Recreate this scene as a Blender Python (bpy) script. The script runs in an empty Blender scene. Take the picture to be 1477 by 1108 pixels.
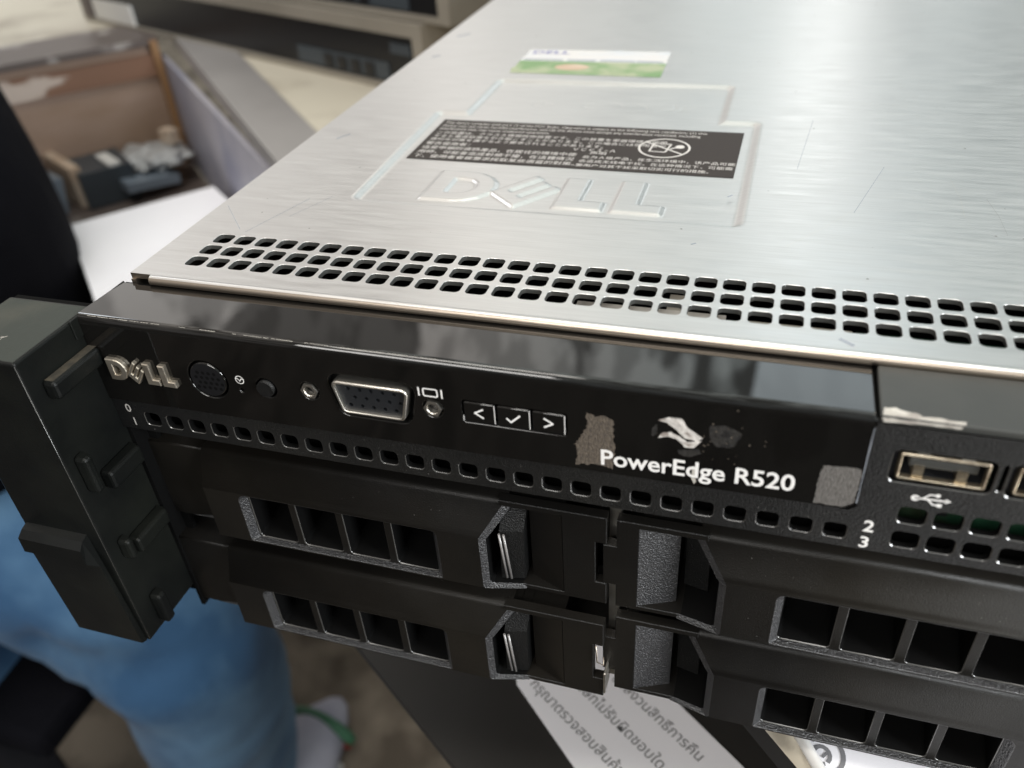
import bpy, bmesh, math, random
import numpy as np
from mathutils import Vector, Matrix
from mathutils.geometry import tessellate_polygon
random.seed(7)
scn = bpy.context.scene
COL = scn.collection
MM = 0.001
# ---------------------------------------------------------------- camera
cd = bpy.data.cameras.new('camera'); cam = bpy.data.objects.new('camera', cd); COL.objects.link(cam)
Rm = ((0.95494344, 0.29056109, -0.06047538), (0.12513974, -0.5789686, -0.8056894), (-0.26911533, 0.76181993, -0.58924301))
m = Matrix(((Rm[0][0], -Rm[1][0], -Rm[2][0]), (Rm[0][1], -Rm[1][1], -Rm[2][1]), (Rm[0][2], -Rm[1][2], -Rm[2][2])))
cam.matrix_world = Matrix.Translation((0.1136085, -0.1351254, 0.0790099)) @ m.to_4x4()
cd.sensor_width = 36; cd.lens = 29.59; cd.clip_start = 0.005; cd.clip_end = 60
cd.dof.use_dof = True; cd.dof.focus_distance = 0.172; cd.dof.aperture_fstop = 14.8
scn.camera = cam
# ---------------------------------------------------------------- world and light
w = bpy.data.worlds.new('World'); scn.world = w; w.use_nodes = True
nt = w.node_tree; bgn = nt.nodes['Background']
tc = nt.nodes.new('ShaderNodeTexCoord'); sep = nt.nodes.new('ShaderNodeSeparateXYZ')
nt.links.new(tc.outputs['Generated'], sep.inputs[0])
rp = nt.nodes.new('ShaderNodeValToRGB'); nt.links.new(sep.outputs['Z'], rp.inputs[0])
mr = nt.nodes.new('ShaderNodeMapRange'); mr.inputs['From Min'].default_value = -1; mr.inputs['From Max'].default_value = 1
nt.links.new(sep.outputs['Z'], mr.inputs['Value']); nt.links.new(mr.outputs[0], rp.inputs[0])
els = [(0.0, (.07, .06, .05)), (0.46, (.10, .09, .08)), (0.52, (.64, .635, .635)), (0.66, (.78, .77, .755)), (0.85, (1.1, 1.06, 1.0)), (1.0, (1.5, 1.42, 1.3))]
cr = rp.color_ramp
while len(cr.elements) < len(els): cr.elements.new(0.5)
for e, (p, c_) in zip(cr.elements, els): e.position = p; e.color = (*c_, 1)
# the room is open (bright) behind the server, dim on the photographer's side
my = nt.nodes.new('ShaderNodeMapRange'); my.inputs['From Min'].default_value = -0.7; my.inputs['From Max'].default_value = 0.35
my.inputs['To Min'].default_value = 0.38; my.inputs['To Max'].default_value = 1.0; my.interpolation_type = 'SMOOTHSTEP'
nt.links.new(sep.outputs['Y'], my.inputs['Value'])
# large soft shapes of a cluttered room
mp = nt.nodes.new('ShaderNodeMapping'); mp.inputs['Scale'].default_value = (7.0, 1.2, 3.0); mp.inputs['Rotation'].default_value = (0, 0.5, 0)
nt.links.new(tc.outputs['Generated'], mp.inputs[0])
nz = nt.nodes.new('ShaderNodeTexNoise'); nz.inputs['Scale'].default_value = 1.6; nz.inputs['Detail'].default_value = 3; nz.inputs['Distortion'].default_value = .6
nt.links.new(mp.outputs[0], nz.inputs['Vector'])
mn = nt.nodes.new('ShaderNodeMapRange'); mn.inputs['From Min'].default_value = .465; mn.inputs['From Max'].default_value = .495
mn.inputs['To Min'].default_value = .28; mn.inputs['To Max'].default_value = 1.12; nt.links.new(nz.outputs[0], mn.inputs['Value'])
nz2 = nt.nodes.new('ShaderNodeTexNoise'); nz2.inputs['Scale'].default_value = 5.5; nz2.inputs['Detail'].default_value = 4; nt.links.new(mp.outputs[0], nz2.inputs['Vector'])
mn2 = nt.nodes.new('ShaderNodeMapRange'); mn2.inputs['From Min'].default_value = .44; mn2.inputs['From Max'].default_value = .50
mn2.inputs['To Min'].default_value = .68; mn2.inputs['To Max'].default_value = 1.08; nt.links.new(nz2.outputs[0], mn2.inputs['Value'])
m0 = nt.nodes.new('ShaderNodeMath'); m0.operation = 'MULTIPLY'; nt.links.new(mn.outputs[0], m0.inputs[0]); nt.links.new(mn2.outputs[0], m0.inputs[1]); mn = m0
m1 = nt.nodes.new('ShaderNodeMath'); m1.operation = 'MULTIPLY'; nt.links.new(my.outputs[0], m1.inputs[0]); nt.links.new(mn.outputs[0], m1.inputs[1])
mxs = nt.nodes.new('ShaderNodeMapRange'); mxs.inputs['From Min'].default_value = -.35; mxs.inputs['From Max'].default_value = -.05; nt.links.new(sep.outputs['X'], mxs.inputs['Value'])
tint = nt.nodes.new('ShaderNodeMix'); tint.data_type = 'RGBA'; tint.blend_type = 'MULTIPLY'; tint.inputs[0].default_value = 1
tcol = nt.nodes.new('ShaderNodeMix'); tcol.data_type = 'RGBA'; nt.links.new(mxs.outputs[0], tcol.inputs[0]); tcol.inputs[6].default_value = (1.03, 1.0, .975, 1); tcol.inputs[7].default_value = (.80, .90, .92, 1)
nt.links.new(rp.outputs[0], tint.inputs[6]); nt.links.new(tcol.outputs[2], tint.inputs[7])
vm = nt.nodes.new('ShaderNodeVectorMath'); vm.operation = 'SCALE'; nt.links.new(tint.outputs[2], vm.inputs[0]); nt.links.new(m1.outputs[0], vm.inputs['Scale'])
nt.links.new(vm.outputs[0], bgn.inputs[0]); bgn.inputs[1].default_value = 1.0

def area(name, loc, target, sx, sy, power, color):
    l = bpy.data.lights.new(name, 'AREA'); l.shape = 'RECTANGLE'; l.size = sx; l.size_y = sy; l.energy = power; l.color = color
    o = bpy.data.objects.new(name, l); COL.objects.link(o); o.location = loc
    o.rotation_euler = (Vector(target) - Vector(loc)).to_track_quat('-Z', 'Y').to_euler()
    return o
area('doorway_light', (0.22, 3.2, 1.15), (0.1, 0, 0), 0.20, 0.9, 1.15, (1.0, .985, .97))
area('side_window_light', (-1.9, 1.1, 1.6), (0, 0, 0), 0.35, 0.7, 5.0, (.86, .93, 1.0))
area('right_window_light', (1.1, -0.42, 0.32), (0.15, 0, -.05), 0.35, 0.35, 13, (.95, .98, 1.0))
area('ceiling_light', (0.1, -0.55, 2.3), (0, 0, 0), 1.3, 0.6, 19, (1.0, .95, .88))
area('skylight', (0.42, 3.0, 2.1), (0.1, 0, 0), 0.6, 0.7, 1.7, (.84, .95, 1.0))
area('front_fill_light', (-0.1, -1.9, 1.2), (0, 0, -.1), 1.2, 0.7, 23, (1.0, .97, .93))  # fill light added to brighten the paper and chamfers, no source seen
scn.view_settings.view_transform = 'Standard'; scn.view_settings.look = 'None'
scn.view_settings.exposure = 0.3; scn.view_settings.gamma = 1; scn.view_settings.use_curve_mapping = False
scn.render.engine = 'CYCLES'

# ---------------------------------------------------------------- materials
def mat(name, col, rough=.5, metal=0, spec=.5, noise=None, bump=None, coat=0, coat_rough=.05, rnoise=None, ior=None, sheen=0):
    """noise=(scale, amount, colour2, stretch) mottles the colour, bump=(scale, strength, distance, stretch)"""
    M = bpy.data.materials.new(name); M.use_nodes = True; n = M.node_tree.nodes; L = M.node_tree.links
    b = n['Principled BSDF']; b.inputs['Base Color'].default_value = (*col, 1); b.inputs['Roughness'].default_value = rough
    b.inputs['Metallic'].default_value = metal; b.inputs['Specular IOR Level'].default_value = spec
    b.inputs['Coat Weight'].default_value = coat; b.inputs['Coat Roughness'].default_value = coat_rough
    if ior: b.inputs['IOR'].default_value = ior
    if sheen: b.inputs['Sheen Weight'].default_value = sheen
    t = n.new('ShaderNodeTexCoord')
    def nz(scale, stretch, detail=4, kind='ShaderNodeTexNoise'):
        mp = n.new('ShaderNodeMapping'); mp.inputs['Scale'].default_value = stretch or (1, 1, 1); L.new(t.outputs['Object'], mp.inputs[0])
        x = n.new(kind); x.inputs['Scale'].default_value = scale; x.inputs['Detail'].default_value = detail; L.new(mp.outputs[0], x.inputs['Vector'])
        return x.outputs[0]
    if noise:
        sc, lo_hi, c2, st = noise
        r = n.new('ShaderNodeMapRange'); r.inputs['From Min'].default_value = lo_hi[0]; r.inputs['From Max'].default_value = lo_hi[1]
        L.new(nz(sc, st), r.inputs['Value'])
        mx = n.new('ShaderNodeMix'); mx.data_type = 'RGBA'; mx.inputs[6].default_value = (*col, 1); mx.inputs[7].default_value = (*c2, 1)
        L.new(r.outputs[0], mx.inputs[0]); L.new(mx.outputs[2], b.inputs['Base Color'])
    if rnoise:
        sc, a, c2, st = rnoise
        r = n.new('ShaderNodeMapRange'); r.inputs['From Min'].default_value = .3; r.inputs['From Max'].default_value = .7
        r.inputs['To Min'].default_value = a; r.inputs['To Max'].default_value = c2
        L.new(nz(sc, st), r.inputs['Value']); L.new(r.outputs[0], b.inputs['Roughness'])
    if bump:
        prev = None
        for (sc, s, d, st) in (bump if isinstance(bump, list) else [bump]):
            bp = n.new('ShaderNodeBump'); bp.inputs['Strength'].default_value = s; bp.inputs['Distance'].default_value = d
            L.new(nz(sc, st), bp.inputs['Height'])
            if prev: L.new(prev.outputs[0], bp.inputs['Normal'])
            prev = bp
        L.new(prev.outputs[0], b.inputs['Normal'])
    return M
M = {}
M['lid'] = mat('galvanised steel', (.775, .77, .76), .33, 1.0, noise=(900, (.25, .8), (.69, .682, .67), (.10, 2.2, 1)),
               bump=[(6, .05, .003, (1, 1, 1)), (1100, .12, .00005, (.08, 2.5, 1))], rnoise=(420, .30, .41, (.2, 1.6, 1)))
M['lidmark2'] = mat('faint scratch', (.52, .51, .495), .45, .8)
M['lidmark'] = mat('dull mark on steel', (.36, .35, .335), .5, .6)
M['steel'] = mat('bare steel edge', (.40, .34, .28), .36, 1.0, bump=(400, .2, .0002, (.1, 3, 1)))
M['bright'] = mat('bright nickel', (.82, .78, .71), .36, 1.0)
M['gold'] = mat('dull brass shell', (.80, .70, .54), .38, 1.0, noise=(500, (.4, .7), (.35, .28, .2), None))
M['badge'] = mat('satin silver badge', (.62, .56, .47), .36, .9, noise=(300, (.45, .7), (.42, .37, .30), None))
M['gloss'] = mat('piano black plastic', (.006, .0055, .005), .05, 0, .5, coat=.5, coat_rough=.015, ior=1.5, rnoise=(35, .01, .05, (1, 1, 1)), bump=(45, .10, .0002, None))
M['matte'] = mat('textured black plastic', (.007, .007, .007), .36, 0, .36, bump=(3400, 1.0, .00026, None), noise=(40, (.45, .8), (.014, .0135, .0125), None))
M['carrier'] = mat('black carrier plastic', (.0065, .006, .0055), .35, 0, .21, bump=[(60, .15, .0006, None), (4500, .6, .00011, None)], noise=(25, (.4, .8), (.0125, .0108, .0085), None), rnoise=(90, .30, .46, None))
M['rough'] = mat('coarse grained black plastic', (.026, .026, .028), .30, 0, 1.0, bump=(2600, 1.0, .0005, None))
M['dark'] = mat('flat black inner wall', (.003, .003, .003), .8, 0, .08)
M['edge'] = mat('polished moulding edge glint', (.05, .048, .045), .22, 0, 1.0, coat=.5)  # polished edges, base colour lifted to strengthen their glints
M['earm'] = mat('black ear plastic', (.004, .0045, .0045), .36, 0, .2, bump=[(40, .2, .001, None), (3000, .35, .0001, None)], noise=(35, (.45, .75), (.011, .012, .010), None), rnoise=(60, .30, .50, None))
M['dust'] = mat('dusty ear top', (.030, .035, .029), .62, 0, .4, noise=(60, (.4, .7), (.055, .055, .043), None), bump=(300, .4, .0004, None))
M['litpeg'] = mat('lit peg top', (.055, .045, .030), .7, noise=(300, (.4, .65), (.02, .018, .015), None), bump=(500, .6, .0005, None))  # brown tone stands for light falling on the peg top
M['grey'] = mat('grey painted steel', (.050, .051, .048), .42, .1, noise=(50, (.4, .7), (.066, .065, .060), None), bump=(400, .15, .0002, None))
M['scrape'] = mat('torn sticker remains', (.52, .49, .44), .75, noise=(260, (.45, .62), (.33, .30, .27), None), bump=(700, .8, .0005, None))
M['peel'] = mat('peeled silver foil', (.72, .68, .64), .5, .25, noise=(500, (.5, .6), (.35, .3, .27), None), bump=(600, .8, .0006, None))
M['glue'] = mat('grimy glue residue', (.115, .092, .07), .7, noise=(2600, (.38, .70), (.05, .040, .033), (1, 1, .5)), bump=(3000, 1.0, .0003, (1, 1, .5)))
M['glue2'] = mat('grey glue residue', (.15, .14, .13), .6, noise=(2600, (.36, .72), (.07, .063, .058), (1.6, 1, .4)), bump=(3000, 1.0, .0003, (1.6, 1, .4)))
M['smudge'] = mat('dark smudge', (.022, .020, .018), .6, noise=(600, (.45, .6), (.008, .007, .007), None), bump=(900, .7, .0004, None))
M['print'] = mat('white print', (.80, .78, .76), .5)
M['greyprint'] = mat('worn grey print', (.42, .40, .38), .5)
M['label'] = mat('black label', (.034, .027, .024), .55, 0, .2)
M['labeltext'] = mat('label white ink', (.62, .59, .56), .5)
M['coapale'] = mat('pale sticker paper', (.64, .62, .60), .5, noise=(90, (.45, .7), (.58, .60, .63), (1, 3, 1)))
M['coagreen'] = mat('green hologram print', (.17, .29, .12), .4, noise=(85, (.42, .58), (.36, .40, .25), (1, 1, 1)))
M['blueink'] = mat('blue ink', (.10, .10, .32), .6)
M['greyink'] = mat('grey ink', (.30, .32, .36), .6)
M['pcb'] = mat('circuit board green', (.010, .045, .022), .45, noise=(160, (.5, .6), (.02, .03, .015), None))
M['inner'] = mat('inner grey steel', (.50, .47, .43), .5, .2, noise=(60, (.45, .6), (.20, .18, .16), None))
M['innerlabel'] = mat('inner label', (.82, .80, .75), .6)
M['insert'] = mat('black connector insert', (.012, .013, .015), .45)
M['orange'] = mat('orange wire', (.42, .18, .05), .5)
# background
M['cream'] = mat('cream laminate', (.62, .57, .47), .42, noise=(14, (.50, .68), (.40, .35, .28), None), coat=.2)
M['rail'] = mat('grey metal edging', (.42, .40, .39), .42, .4, noise=(9, (.3, .7), (.33, .31, .305), None))
M['wood'] = mat('brown hardboard', (.42, .30, .235), .6, noise=(12, (.35, .7), (.34, .23, .16), (1, 1, 3)))
M['woodedge'] = mat('orange brown batten', (.30, .165, .075), .6)
M['wooddark'] = mat('stained batten', (.25, .135, .085), .6, noise=(22, (.55, .63), (.62, .52, .45), (1, 1, 2.5)))
M['darkpanel'] = mat('worn brown black panel', (.115, .092, .083), .42, noise=(24, (.60, .66), (.36, .33, .31), None))
M['lilac'] = mat('lilac grey sheet', (.40, .385, .43), .5, noise=(12, (.45, .65), (.27, .27, .34), None))
M['paper'] = mat('white paper', (.90, .89, .93), .7, noise=(8, (.5, .8), (.82, .81, .86), None))
M['backblack'] = mat('black bezel', (.008, .008, .009), .35)
M['beige'] = mat('beige server frame', (.33, .30, .255), .45, .3, noise=(15, (.4, .7), (.27, .245, .205), None))
M['floor'] = mat('stained concrete', (.22, .185, .145), .8, noise=(13, (.40, .60), (.085, .068, .050), None), bump=(40, .3, .003, None))
M['jeans'] = mat('blue denim', (.022, .075, .165), .9, sheen=.1, noise=(13, (.40, .62), (.085, .18, .30), (1, 1, 1)), bump=[(9, .4, .01, (1, 1, 2)), (500, .4, .0006, None)])
M['blackcloth'] = mat('black cloth', (.004, .004, .006), .95, 0, .1, bump=(20, .5, .01, None))
M['skin'] = mat('skin', (.42, .25, .17), .5)
M['hair'] = mat('black hair', (.01, .008, .007), .5)
M['shoe'] = mat('pale grey shoe', (.42, .42, .50), .7, noise=(30, (.4, .7), (.33, .33, .42), None))
M['shoegreen'] = mat('green trim', (.04, .14, .075), .6)
M['red'] = mat('red plastic', (.70, .06, .05), .5)
M['white'] = mat('white plastic', (.75, .74, .72), .4)
M['tan'] = mat('tan cardboard', (.50, .37, .27), .7, noise=(40, (.4, .6), (.65, .55, .45), None))
M['silver'] = mat('crumpled silver bag', (.55, .56, .57), .5, .4, bump=(60, 1.0, .01, None))
M['slate'] = mat('slate plastic', (.045, .055, .065), .4)
M['mirrorblue'] = mat('blue grey sleeve', (.25, .30, .36), .35, .3)
M['blackcase'] = mat('black steel and table shadow', (.010, .009, .008), .7, noise=(10, (.35, .7), (.018, .016, .014), None))
M['ink'] = mat('black ink', (.19, .19, .20), .7)

# ---------------------------------------------------------------- mesh helpers (all in millimetres)
ORG = {}
class MB:
    def __init__(s): s.v = []; s.f = []; s.mi = []; s.mats = []; s.sm = []
    def mid(s, m):
        if m not in s.mats: s.mats.append(m)
        return s.mats.index(m)
    def add(s, vs, fs, m, smooth=False):
        o = len(s.v); s.v += [tuple(map(float, p)) for p in vs]; k = s.mid(m)
        for f in fs: s.f.append(tuple(i + o for i in f)); s.mi.append(k); s.sm.append(smooth)
    def box(s, x0, x1, y0, y1, z0, z1, m, bev=0.0):
        if bev <= 0:
            vs = [(x, y, z) for x in (x0, x1) for y in (y0, y1) for z in (z0, z1)]
            s.add(vs, [(0, 1, 3, 2), (4, 6, 7, 5), (0, 4, 5, 1), (2, 3, 7, 6), (0, 2, 6, 4), (1, 5, 7, 3)], m)
        else:
            bm = bmesh.new(); bmesh.ops.create_cube(bm, size=1)
            bmesh.ops.scale(bm, vec=(x1 - x0, y1 - y0, z1 - z0), verts=bm.verts)
            bmesh.ops.translate(bm, vec=((x0 + x1) / 2, (y0 + y1) / 2, (z0 + z1) / 2), verts=bm.verts)
            bmesh.ops.bevel(bm, geom=bm.edges[:], offset=bev, segments=2, affect='EDGES', profile=.5)
            bm.verts.index_update()
            s.add([v.co[:] for v in bm.verts], [tuple(v.index for v in f.verts) for f in bm.faces], m); bm.free()
    def obox(s, c, ax, ay, az, hx, hy, hz, m):
        c = Vector(c); ax = Vector(ax).normalized(); ay = Vector(ay).normalized(); az = Vector(az).normalized()
        vs = [c + ax * hx * i + ay * hy * j + az * hz * k for i in (-1, 1) for j in (-1, 1) for k in (-1, 1)]
        s.add(vs, [(0, 1, 3, 2), (4, 6, 7, 5), (0, 4, 5, 1), (2, 3, 7, 6), (0, 2, 6, 4), (1, 5, 7, 3)], m)
    def strip(s, A, B, m, closed=True, smooth=False):
        n = len(A); r = range(n if closed else n - 1)
        s.add(list(A) + list(B), [(i, (i + 1) % n, n + (i + 1) % n, n + i) for i in r], m, smooth)
    def poly(s, loops, m):
        """flat polygon with holes; loops of 3D points, the first one outside"""
        pts = [Vector(p) for l in loops for p in l]
        tris = tessellate_polygon([[Vector(p) for p in l] for l in loops])
        s.add(pts, [tuple(t) for t in tris], m)
    def cyl(s, c, axis, r0, r1, h, m, n=20, smooth=True, cap=True):
        c = Vector(c); a = Vector(axis).normalized(); u = a.orthogonal().normalized(); v = a.cross(u)
        A = [c + (u * math.cos(2 * math.pi * i / n) + v * math.sin(2 * math.pi * i / n)) * r0 for i in range(n)]
        B = [c + a * h + (u * math.cos(2 * math.pi * i / n) + v * math.sin(2 * math.pi * i / n)) * r1 for i in range(n)]
        s.strip(A, B, m, True, smooth)
        if cap: s.add(B, [tuple(range(n))], m); s.add(A, [tuple(range(n))], m)
    def tube(s, pts, r, m, n=6):
        pts = [Vector(p) for p in pts]; rings = []
        for i, p in enumerate(pts):
            d = (pts[min(i + 1, len(pts) - 1)] - pts[max(i - 1, 0)]).normalized()
            u = d.cross(Vector((0, .3, 1))).normalized() if abs(d.z) < .95 else d.cross(Vector((1, 0, 0))).normalized(); v = d.cross(u)
            rings.append([p + (u * math.cos(2 * math.pi * k / n) + v * math.sin(2 * math.pi * k / n)) * r for k in range(n)])
        for a, b in zip(rings, rings[1:]): s.strip(a, b, m, True, True)
        s.add(rings[0], [tuple(range(n))], m); s.add(rings[-1], [tuple(range(n))], m)
    def build(s, name, parent=None, label=None, recalc=True):
        me = bpy.data.meshes.new(name)
        org = ORG.get(parent.name, Vector((0, 0, 0))) if parent else None
        if org is None:
            a = np.array(s.v); org = Vector(((a[:, 0].min() + a[:, 0].max()) / 2, (a[:, 1].min() + a[:, 1].max()) / 2, a[:, 2].min()))
            loc = org * MM
        else: loc = Vector((0, 0, 0))
        me.from_pydata([((x - org.x) * MM, (y - org.y) * MM, (z - org.z) * MM) for x, y, z in s.v], [], s.f)
        for mm_ in s.mats: me.materials.append(M[mm_])
        me.polygons.foreach_set('material_index', s.mi); me.polygons.foreach_set('use_smooth', s.sm)
        if recalc:
            bm = bmesh.new(); bm.from_mesh(me); bmesh.ops.remove_doubles(bm, verts=bm.verts, dist=1e-7)
            bmesh.ops.recalc_face_normals(bm, faces=bm.faces); bm.to_mesh(me); bm.free()
        me.update()
        o = bpy.data.objects.new(name, me); COL.objects.link(o); o.location = loc
        if parent: o.parent = parent
        ORG[o.name] = org
        if label: o['label'] = label
        return o
def tag(o, label, cat, group=None):
    o['label'] = label; o['category'] = cat
    if group: o['group'] = group
    return o
def empty(name, loc, label, cat, group=None):
    o = bpy.data.objects.new(name, None); COL.objects.link(o); o.location = Vector(loc) * MM; o.empty_display_size = .02
    ORG[o.name] = Vector(loc); return tag(o, label, cat, group)
def rrect(x0, x1, y0, y1, r, n=4, rs=None):
    """rounded rectangle, 4*(n+1) points, counter clockwise; rs radii per corner (tr, tl, bl, br)"""
    rs = rs or (r,) * 4; out = []
    for (cx, cy, a0, rr) in ((x1 - rs[0], y1 - rs[0], 0, rs[0]), (x0 + rs[1], y1 - rs[1], 90, rs[1]), (x0 + rs[2], y0 + rs[2], 180, rs[2]), (x1 - rs[3], y0 + rs[3], 270, rs[3])):
        for k in range(n + 1):
            a = math.radians(a0 + 90 * k / n); out.append((cx + rr * math.cos(a), cy + rr * math.sin(a)))
    return out
def circle(cx, cy, r, n=24, sx=1): return [(cx + sx * r * math.cos(2 * math.pi * k / n), cy + r * math.sin(2 * math.pi * k / n)) for k in range(n)]
def offs(l, d):
    """offset a closed 2D loop outward by d"""
    n = len(l); A = sum(l[i][0] * l[(i + 1) % n][1] - l[(i + 1) % n][0] * l[i][1] for i in range(n)); sg = 1 if A > 0 else -1; out = []
    for i in range(n):
        p0, p1, p2 = Vector(l[i - 1]), Vector(l[i]), Vector(l[(i + 1) % n])
        e1 = (p1 - p0); e2 = (p2 - p1)
        if e1.length < 1e-6 or e2.length < 1e-6: e1 = e2 = (p2 - p0)
        e1.normalize(); e2.normalize()
        n1 = Vector((e1.y, -e1.x)) * sg; n2 = Vector((e2.y, -e2.x)) * sg
        b = (n1 + n2); b = b / max(.5, b.dot(n1) + 1e-9) if b.length > 1e-6 else n1
        out.append(tuple(p1 + b * d))
    return out
def FR(y): return lambda l, d=0: [(x, y + d, z) for x, z in l]        # a loop on the front plane, d = deeper
def TP(z): return lambda l, d=0: [(x, y, z - d) for x, y in l]        # a loop on a top plane, d = lower
def plate(mb, mp, outer, holes, m, t=1.2, c=.18, mh=None, mc=None, back=False, ocham=True):
    mh = mh or m; mc = mc or m
    o0 = offs(outer, -c) if ocham else outer
    mb.poly([mp(o0)] + [mp(offs(h, c)) for h in holes], m)
    if ocham: mb.strip(mp(o0), mp(outer, c), m)
    mb.strip(mp(outer, c if ocham else 0), mp(outer, t), m)
    for h in holes:
        mb.strip(mp(offs(h, c)), mp(h, c), mc, True); mb.strip(mp(h, c), mp(h, t), mh)
    if back: mb.poly([mp(outer, t)] + [mp(h, t) for h in holes], m)
def stroke(pts, wd, closed=False):
    """2D polyline -> polygon(s) of a flat stroke, as quads"""
    q = []; n = len(pts)
    for i in range(n if closed else n - 1):
        a, b = Vector(pts[i]), Vector(pts[(i + 1) % n]); d = (b - a)
        if d.length < 1e-9: continue
        d.normalize(); e = Vector((-d.y, d.x)) * wd / 2; a = a - d * wd * .2; b = b + d * wd * .2
        q.append([tuple(a - e), tuple(b - e), tuple(b + e), tuple(a + e)])
    return q
def strokes(mb, mp, pts, wd, m, closed=False, h=0):
    for k, q in enumerate(stroke(pts, wd, closed)): mb.add(mp(q, -h - .002 * (k % 2)), [(0, 1, 2, 3)], m)
def text(mb, s, mp, x, y, size, m, bold=0.0, sx=1.0, shear=0.0, rot=0.0, align='LEFT', h=0):
    cu = bpy.data.curves.new('t', 'FONT'); cu.body = s; cu.size = size; cu.offset = bold; cu.align_x = align; cu.shear = shear; cu.resolution_u = 3
    o = bpy.data.objects.new('t', cu); COL.objects.link(o)
    dg = bpy.context.evaluated_depsgraph_get(); me = bpy.data.meshes.new_from_object(o.evaluated_get(dg))
    ca, sa = math.cos(rot), math.sin(rot)
    pts = [(x + (v.co.x * sx) * ca - v.co.y * sa, y + (v.co.x * sx) * sa + v.co.y * ca) for v in me.vertices]
    if pts: mb.add(mp(pts, -h), [tuple(p.vertices) for p in me.polygons], m)
    bpy.data.objects.remove(o); bpy.data.curves.remove(cu); bpy.data.meshes.remove(me)

def jag_(l): return [(x + random.uniform(-.06, .06), y + random.uniform(-.06, .06)) for x, y in l]
# logo letters, unit height, about 3.35 wide
def arc(cx, cy, rx, ry, a0, a1, n=8): return [(cx + rx * math.cos(math.radians(a0 + (a1 - a0) * k / n)), cy + ry * math.sin(math.radians(a0 + (a1 - a0) * k / n))) for k in range(n + 1)]
def logo():
    D = [(0, 0)] + arc(.45, .5, .52, .5, -90, 90) + [(0, 1)]
    Di = [(.30, .26)] + arc(.44, .5, .24, .24, -90, 90, 6) + [(.30, .74)]
    def P(s, a): return (.93 + .45 * s + .50 * a, .35 - .42 * s + .66 * a)
    Eo = [P(*q) for q in ((0, 0), (1, 0), (1, 1), (.75, 1), (.75, .30), (.63, .30), (.63, .96), (.37, .96), (.37, .30), (.25, .30), (.25, 1), (0, 1))]
    def Lt(x): return [(x, 0), (x + .66, 0), (x + .66, .27), (x + .33, .27), (x + .33, 1), (x, 1)]
    return [(D, [Di]), (Eo, []), (Lt(1.90), []), (Lt(2.68), [])]

# ================================================================ THE SERVER
LZ = -89
srv = empty('rack_server', (205, 300, LZ - 6), 'big rack server with bare steel lid and black drive carriers, filling the foreground', 'server')
# ---- lid: perforated front band, pressed panel, plain sheet
P = 5.18
LX0, LX1, LY0, LY1 = -11.2, 423, -13.6, 690
lid = MB()
ROWS = (-1, 0, 1); NC = 79
bx0 = -.5 * P; bx1 = bx0 + NC * P; by0 = -1.5 * P; by1 = 1.5 * P
for i in range(NC):
    for j in ROWS:
        cx, cy = i * P, j * P
        sq = rrect(cx - P / 2, cx + P / 2, cy - P / 2, cy + P / 2, .0001, 4)
        hole = rrect(cx - 2.04, cx + 2.04, cy - 2.0, cy + 2.0, 1.0, 4)
        c0 = offs(hole, .07)
        lid.strip(TP(0)(sq), TP(0)(c0), 'lid'); lid.strip(TP(0)(c0), TP(-.07)(hole), 'lid', True, True); lid.strip(TP(-.07)(hole), TP(-1.0)(hole), 'grey')
# heightfield of the pressed panel
gx0, gx1, gy0, gy1, st = 12.0, 116.0, 22.0, 130.0, .4
def q4(x0, x1, y0, y1): lid.add([(x0, y0, 0), (x1, y0, 0), (x1, y1, 0), (x0, y1, 0)], [(0, 1, 2, 3)], 'lid')
q4(LX0, LX1, LY0 + 1.2, by0); q4(LX0, bx0, by0, by1); q4(bx1, LX1, by0, by1); q4(LX0, LX1, by1, gy0)
q4(LX0, gx0, gy0, gy1); q4(gx1, LX1, gy0, gy1); q4(LX0, LX1, gy1, LY1)
# rolled front lip, side edges
prof = [(1.2, 0), (.75, -.08), (.35, -.32), (.08, -.75), (0, -1.1), (0, -1.65), (.4, -1.8), (1.4, -1.8)]
for a, b in zip(prof, prof[1:]):
    lid.add([(LX0 + 5, LY0 + a[0], a[1]), (LX1, LY0 + a[0], a[1]), (LX1, LY0 + b[0], b[1]), (LX0 + 5, LY0 + b[0], b[1])], [(0, 1, 2, 3)], 'lid' if a[1] > -.3 else 'steel', True)
lid.add([(LX0, LY0 + 1.2, 0), (LX0 + 5, LY0 + 1.2, 0), (LX0 + 5, LY0 + 1.2, -1.2), (LX0, LY0 + 1.2, -1.2)], [(0, 1, 2, 3)], 'steel')
for x in (LX0, LX1): lid.add([(x, LY0 + 1.2, 0), (x, LY1, 0), (x, LY1, -12), (x, LY0 + 1.2, -12)], [(0, 1, 2, 3)], 'lid')
lidob = lid.build('lid', srv)
def sdf(px, py, loop):
    n = len(loop); d = np.full(px.shape, 1e9); ins = np.zeros(px.shape, bool)
    for i in range(n):
        ax, ay = loop[i]; bx, by = loop[(i + 1) % n]; ex, ey = bx - ax, by - ay
        t = np.clip(((px - ax) * ex + (py - ay) * ey) / (ex * ex + ey * ey + 1e-12), 0, 1)
        d = np.minimum(d, np.hypot(px - ax - t * ex, py - ay - t * ey))
        if by != ay:
            cnd = ((ay > py) != (by > py)) & (px < ex * (py - ay) / (by - ay) + ax); ins ^= cnd
    return np.where(ins, -d, d)
nx = int(round((gx1 - gx0) / st)) + 1; ny = int(round((gy1 - gy0) / st)) + 1
X, Y = np.meshgrid(np.linspace(gx0, gx1, nx), np.linspace(gy0, gy1, ny))
outl = [(19.5, 30), (107.3, 30), (107.3, 92), (98, 92), (98, 122.3), (26.5, 122.3), (26.5, 91), (17.6, 91)]
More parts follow.
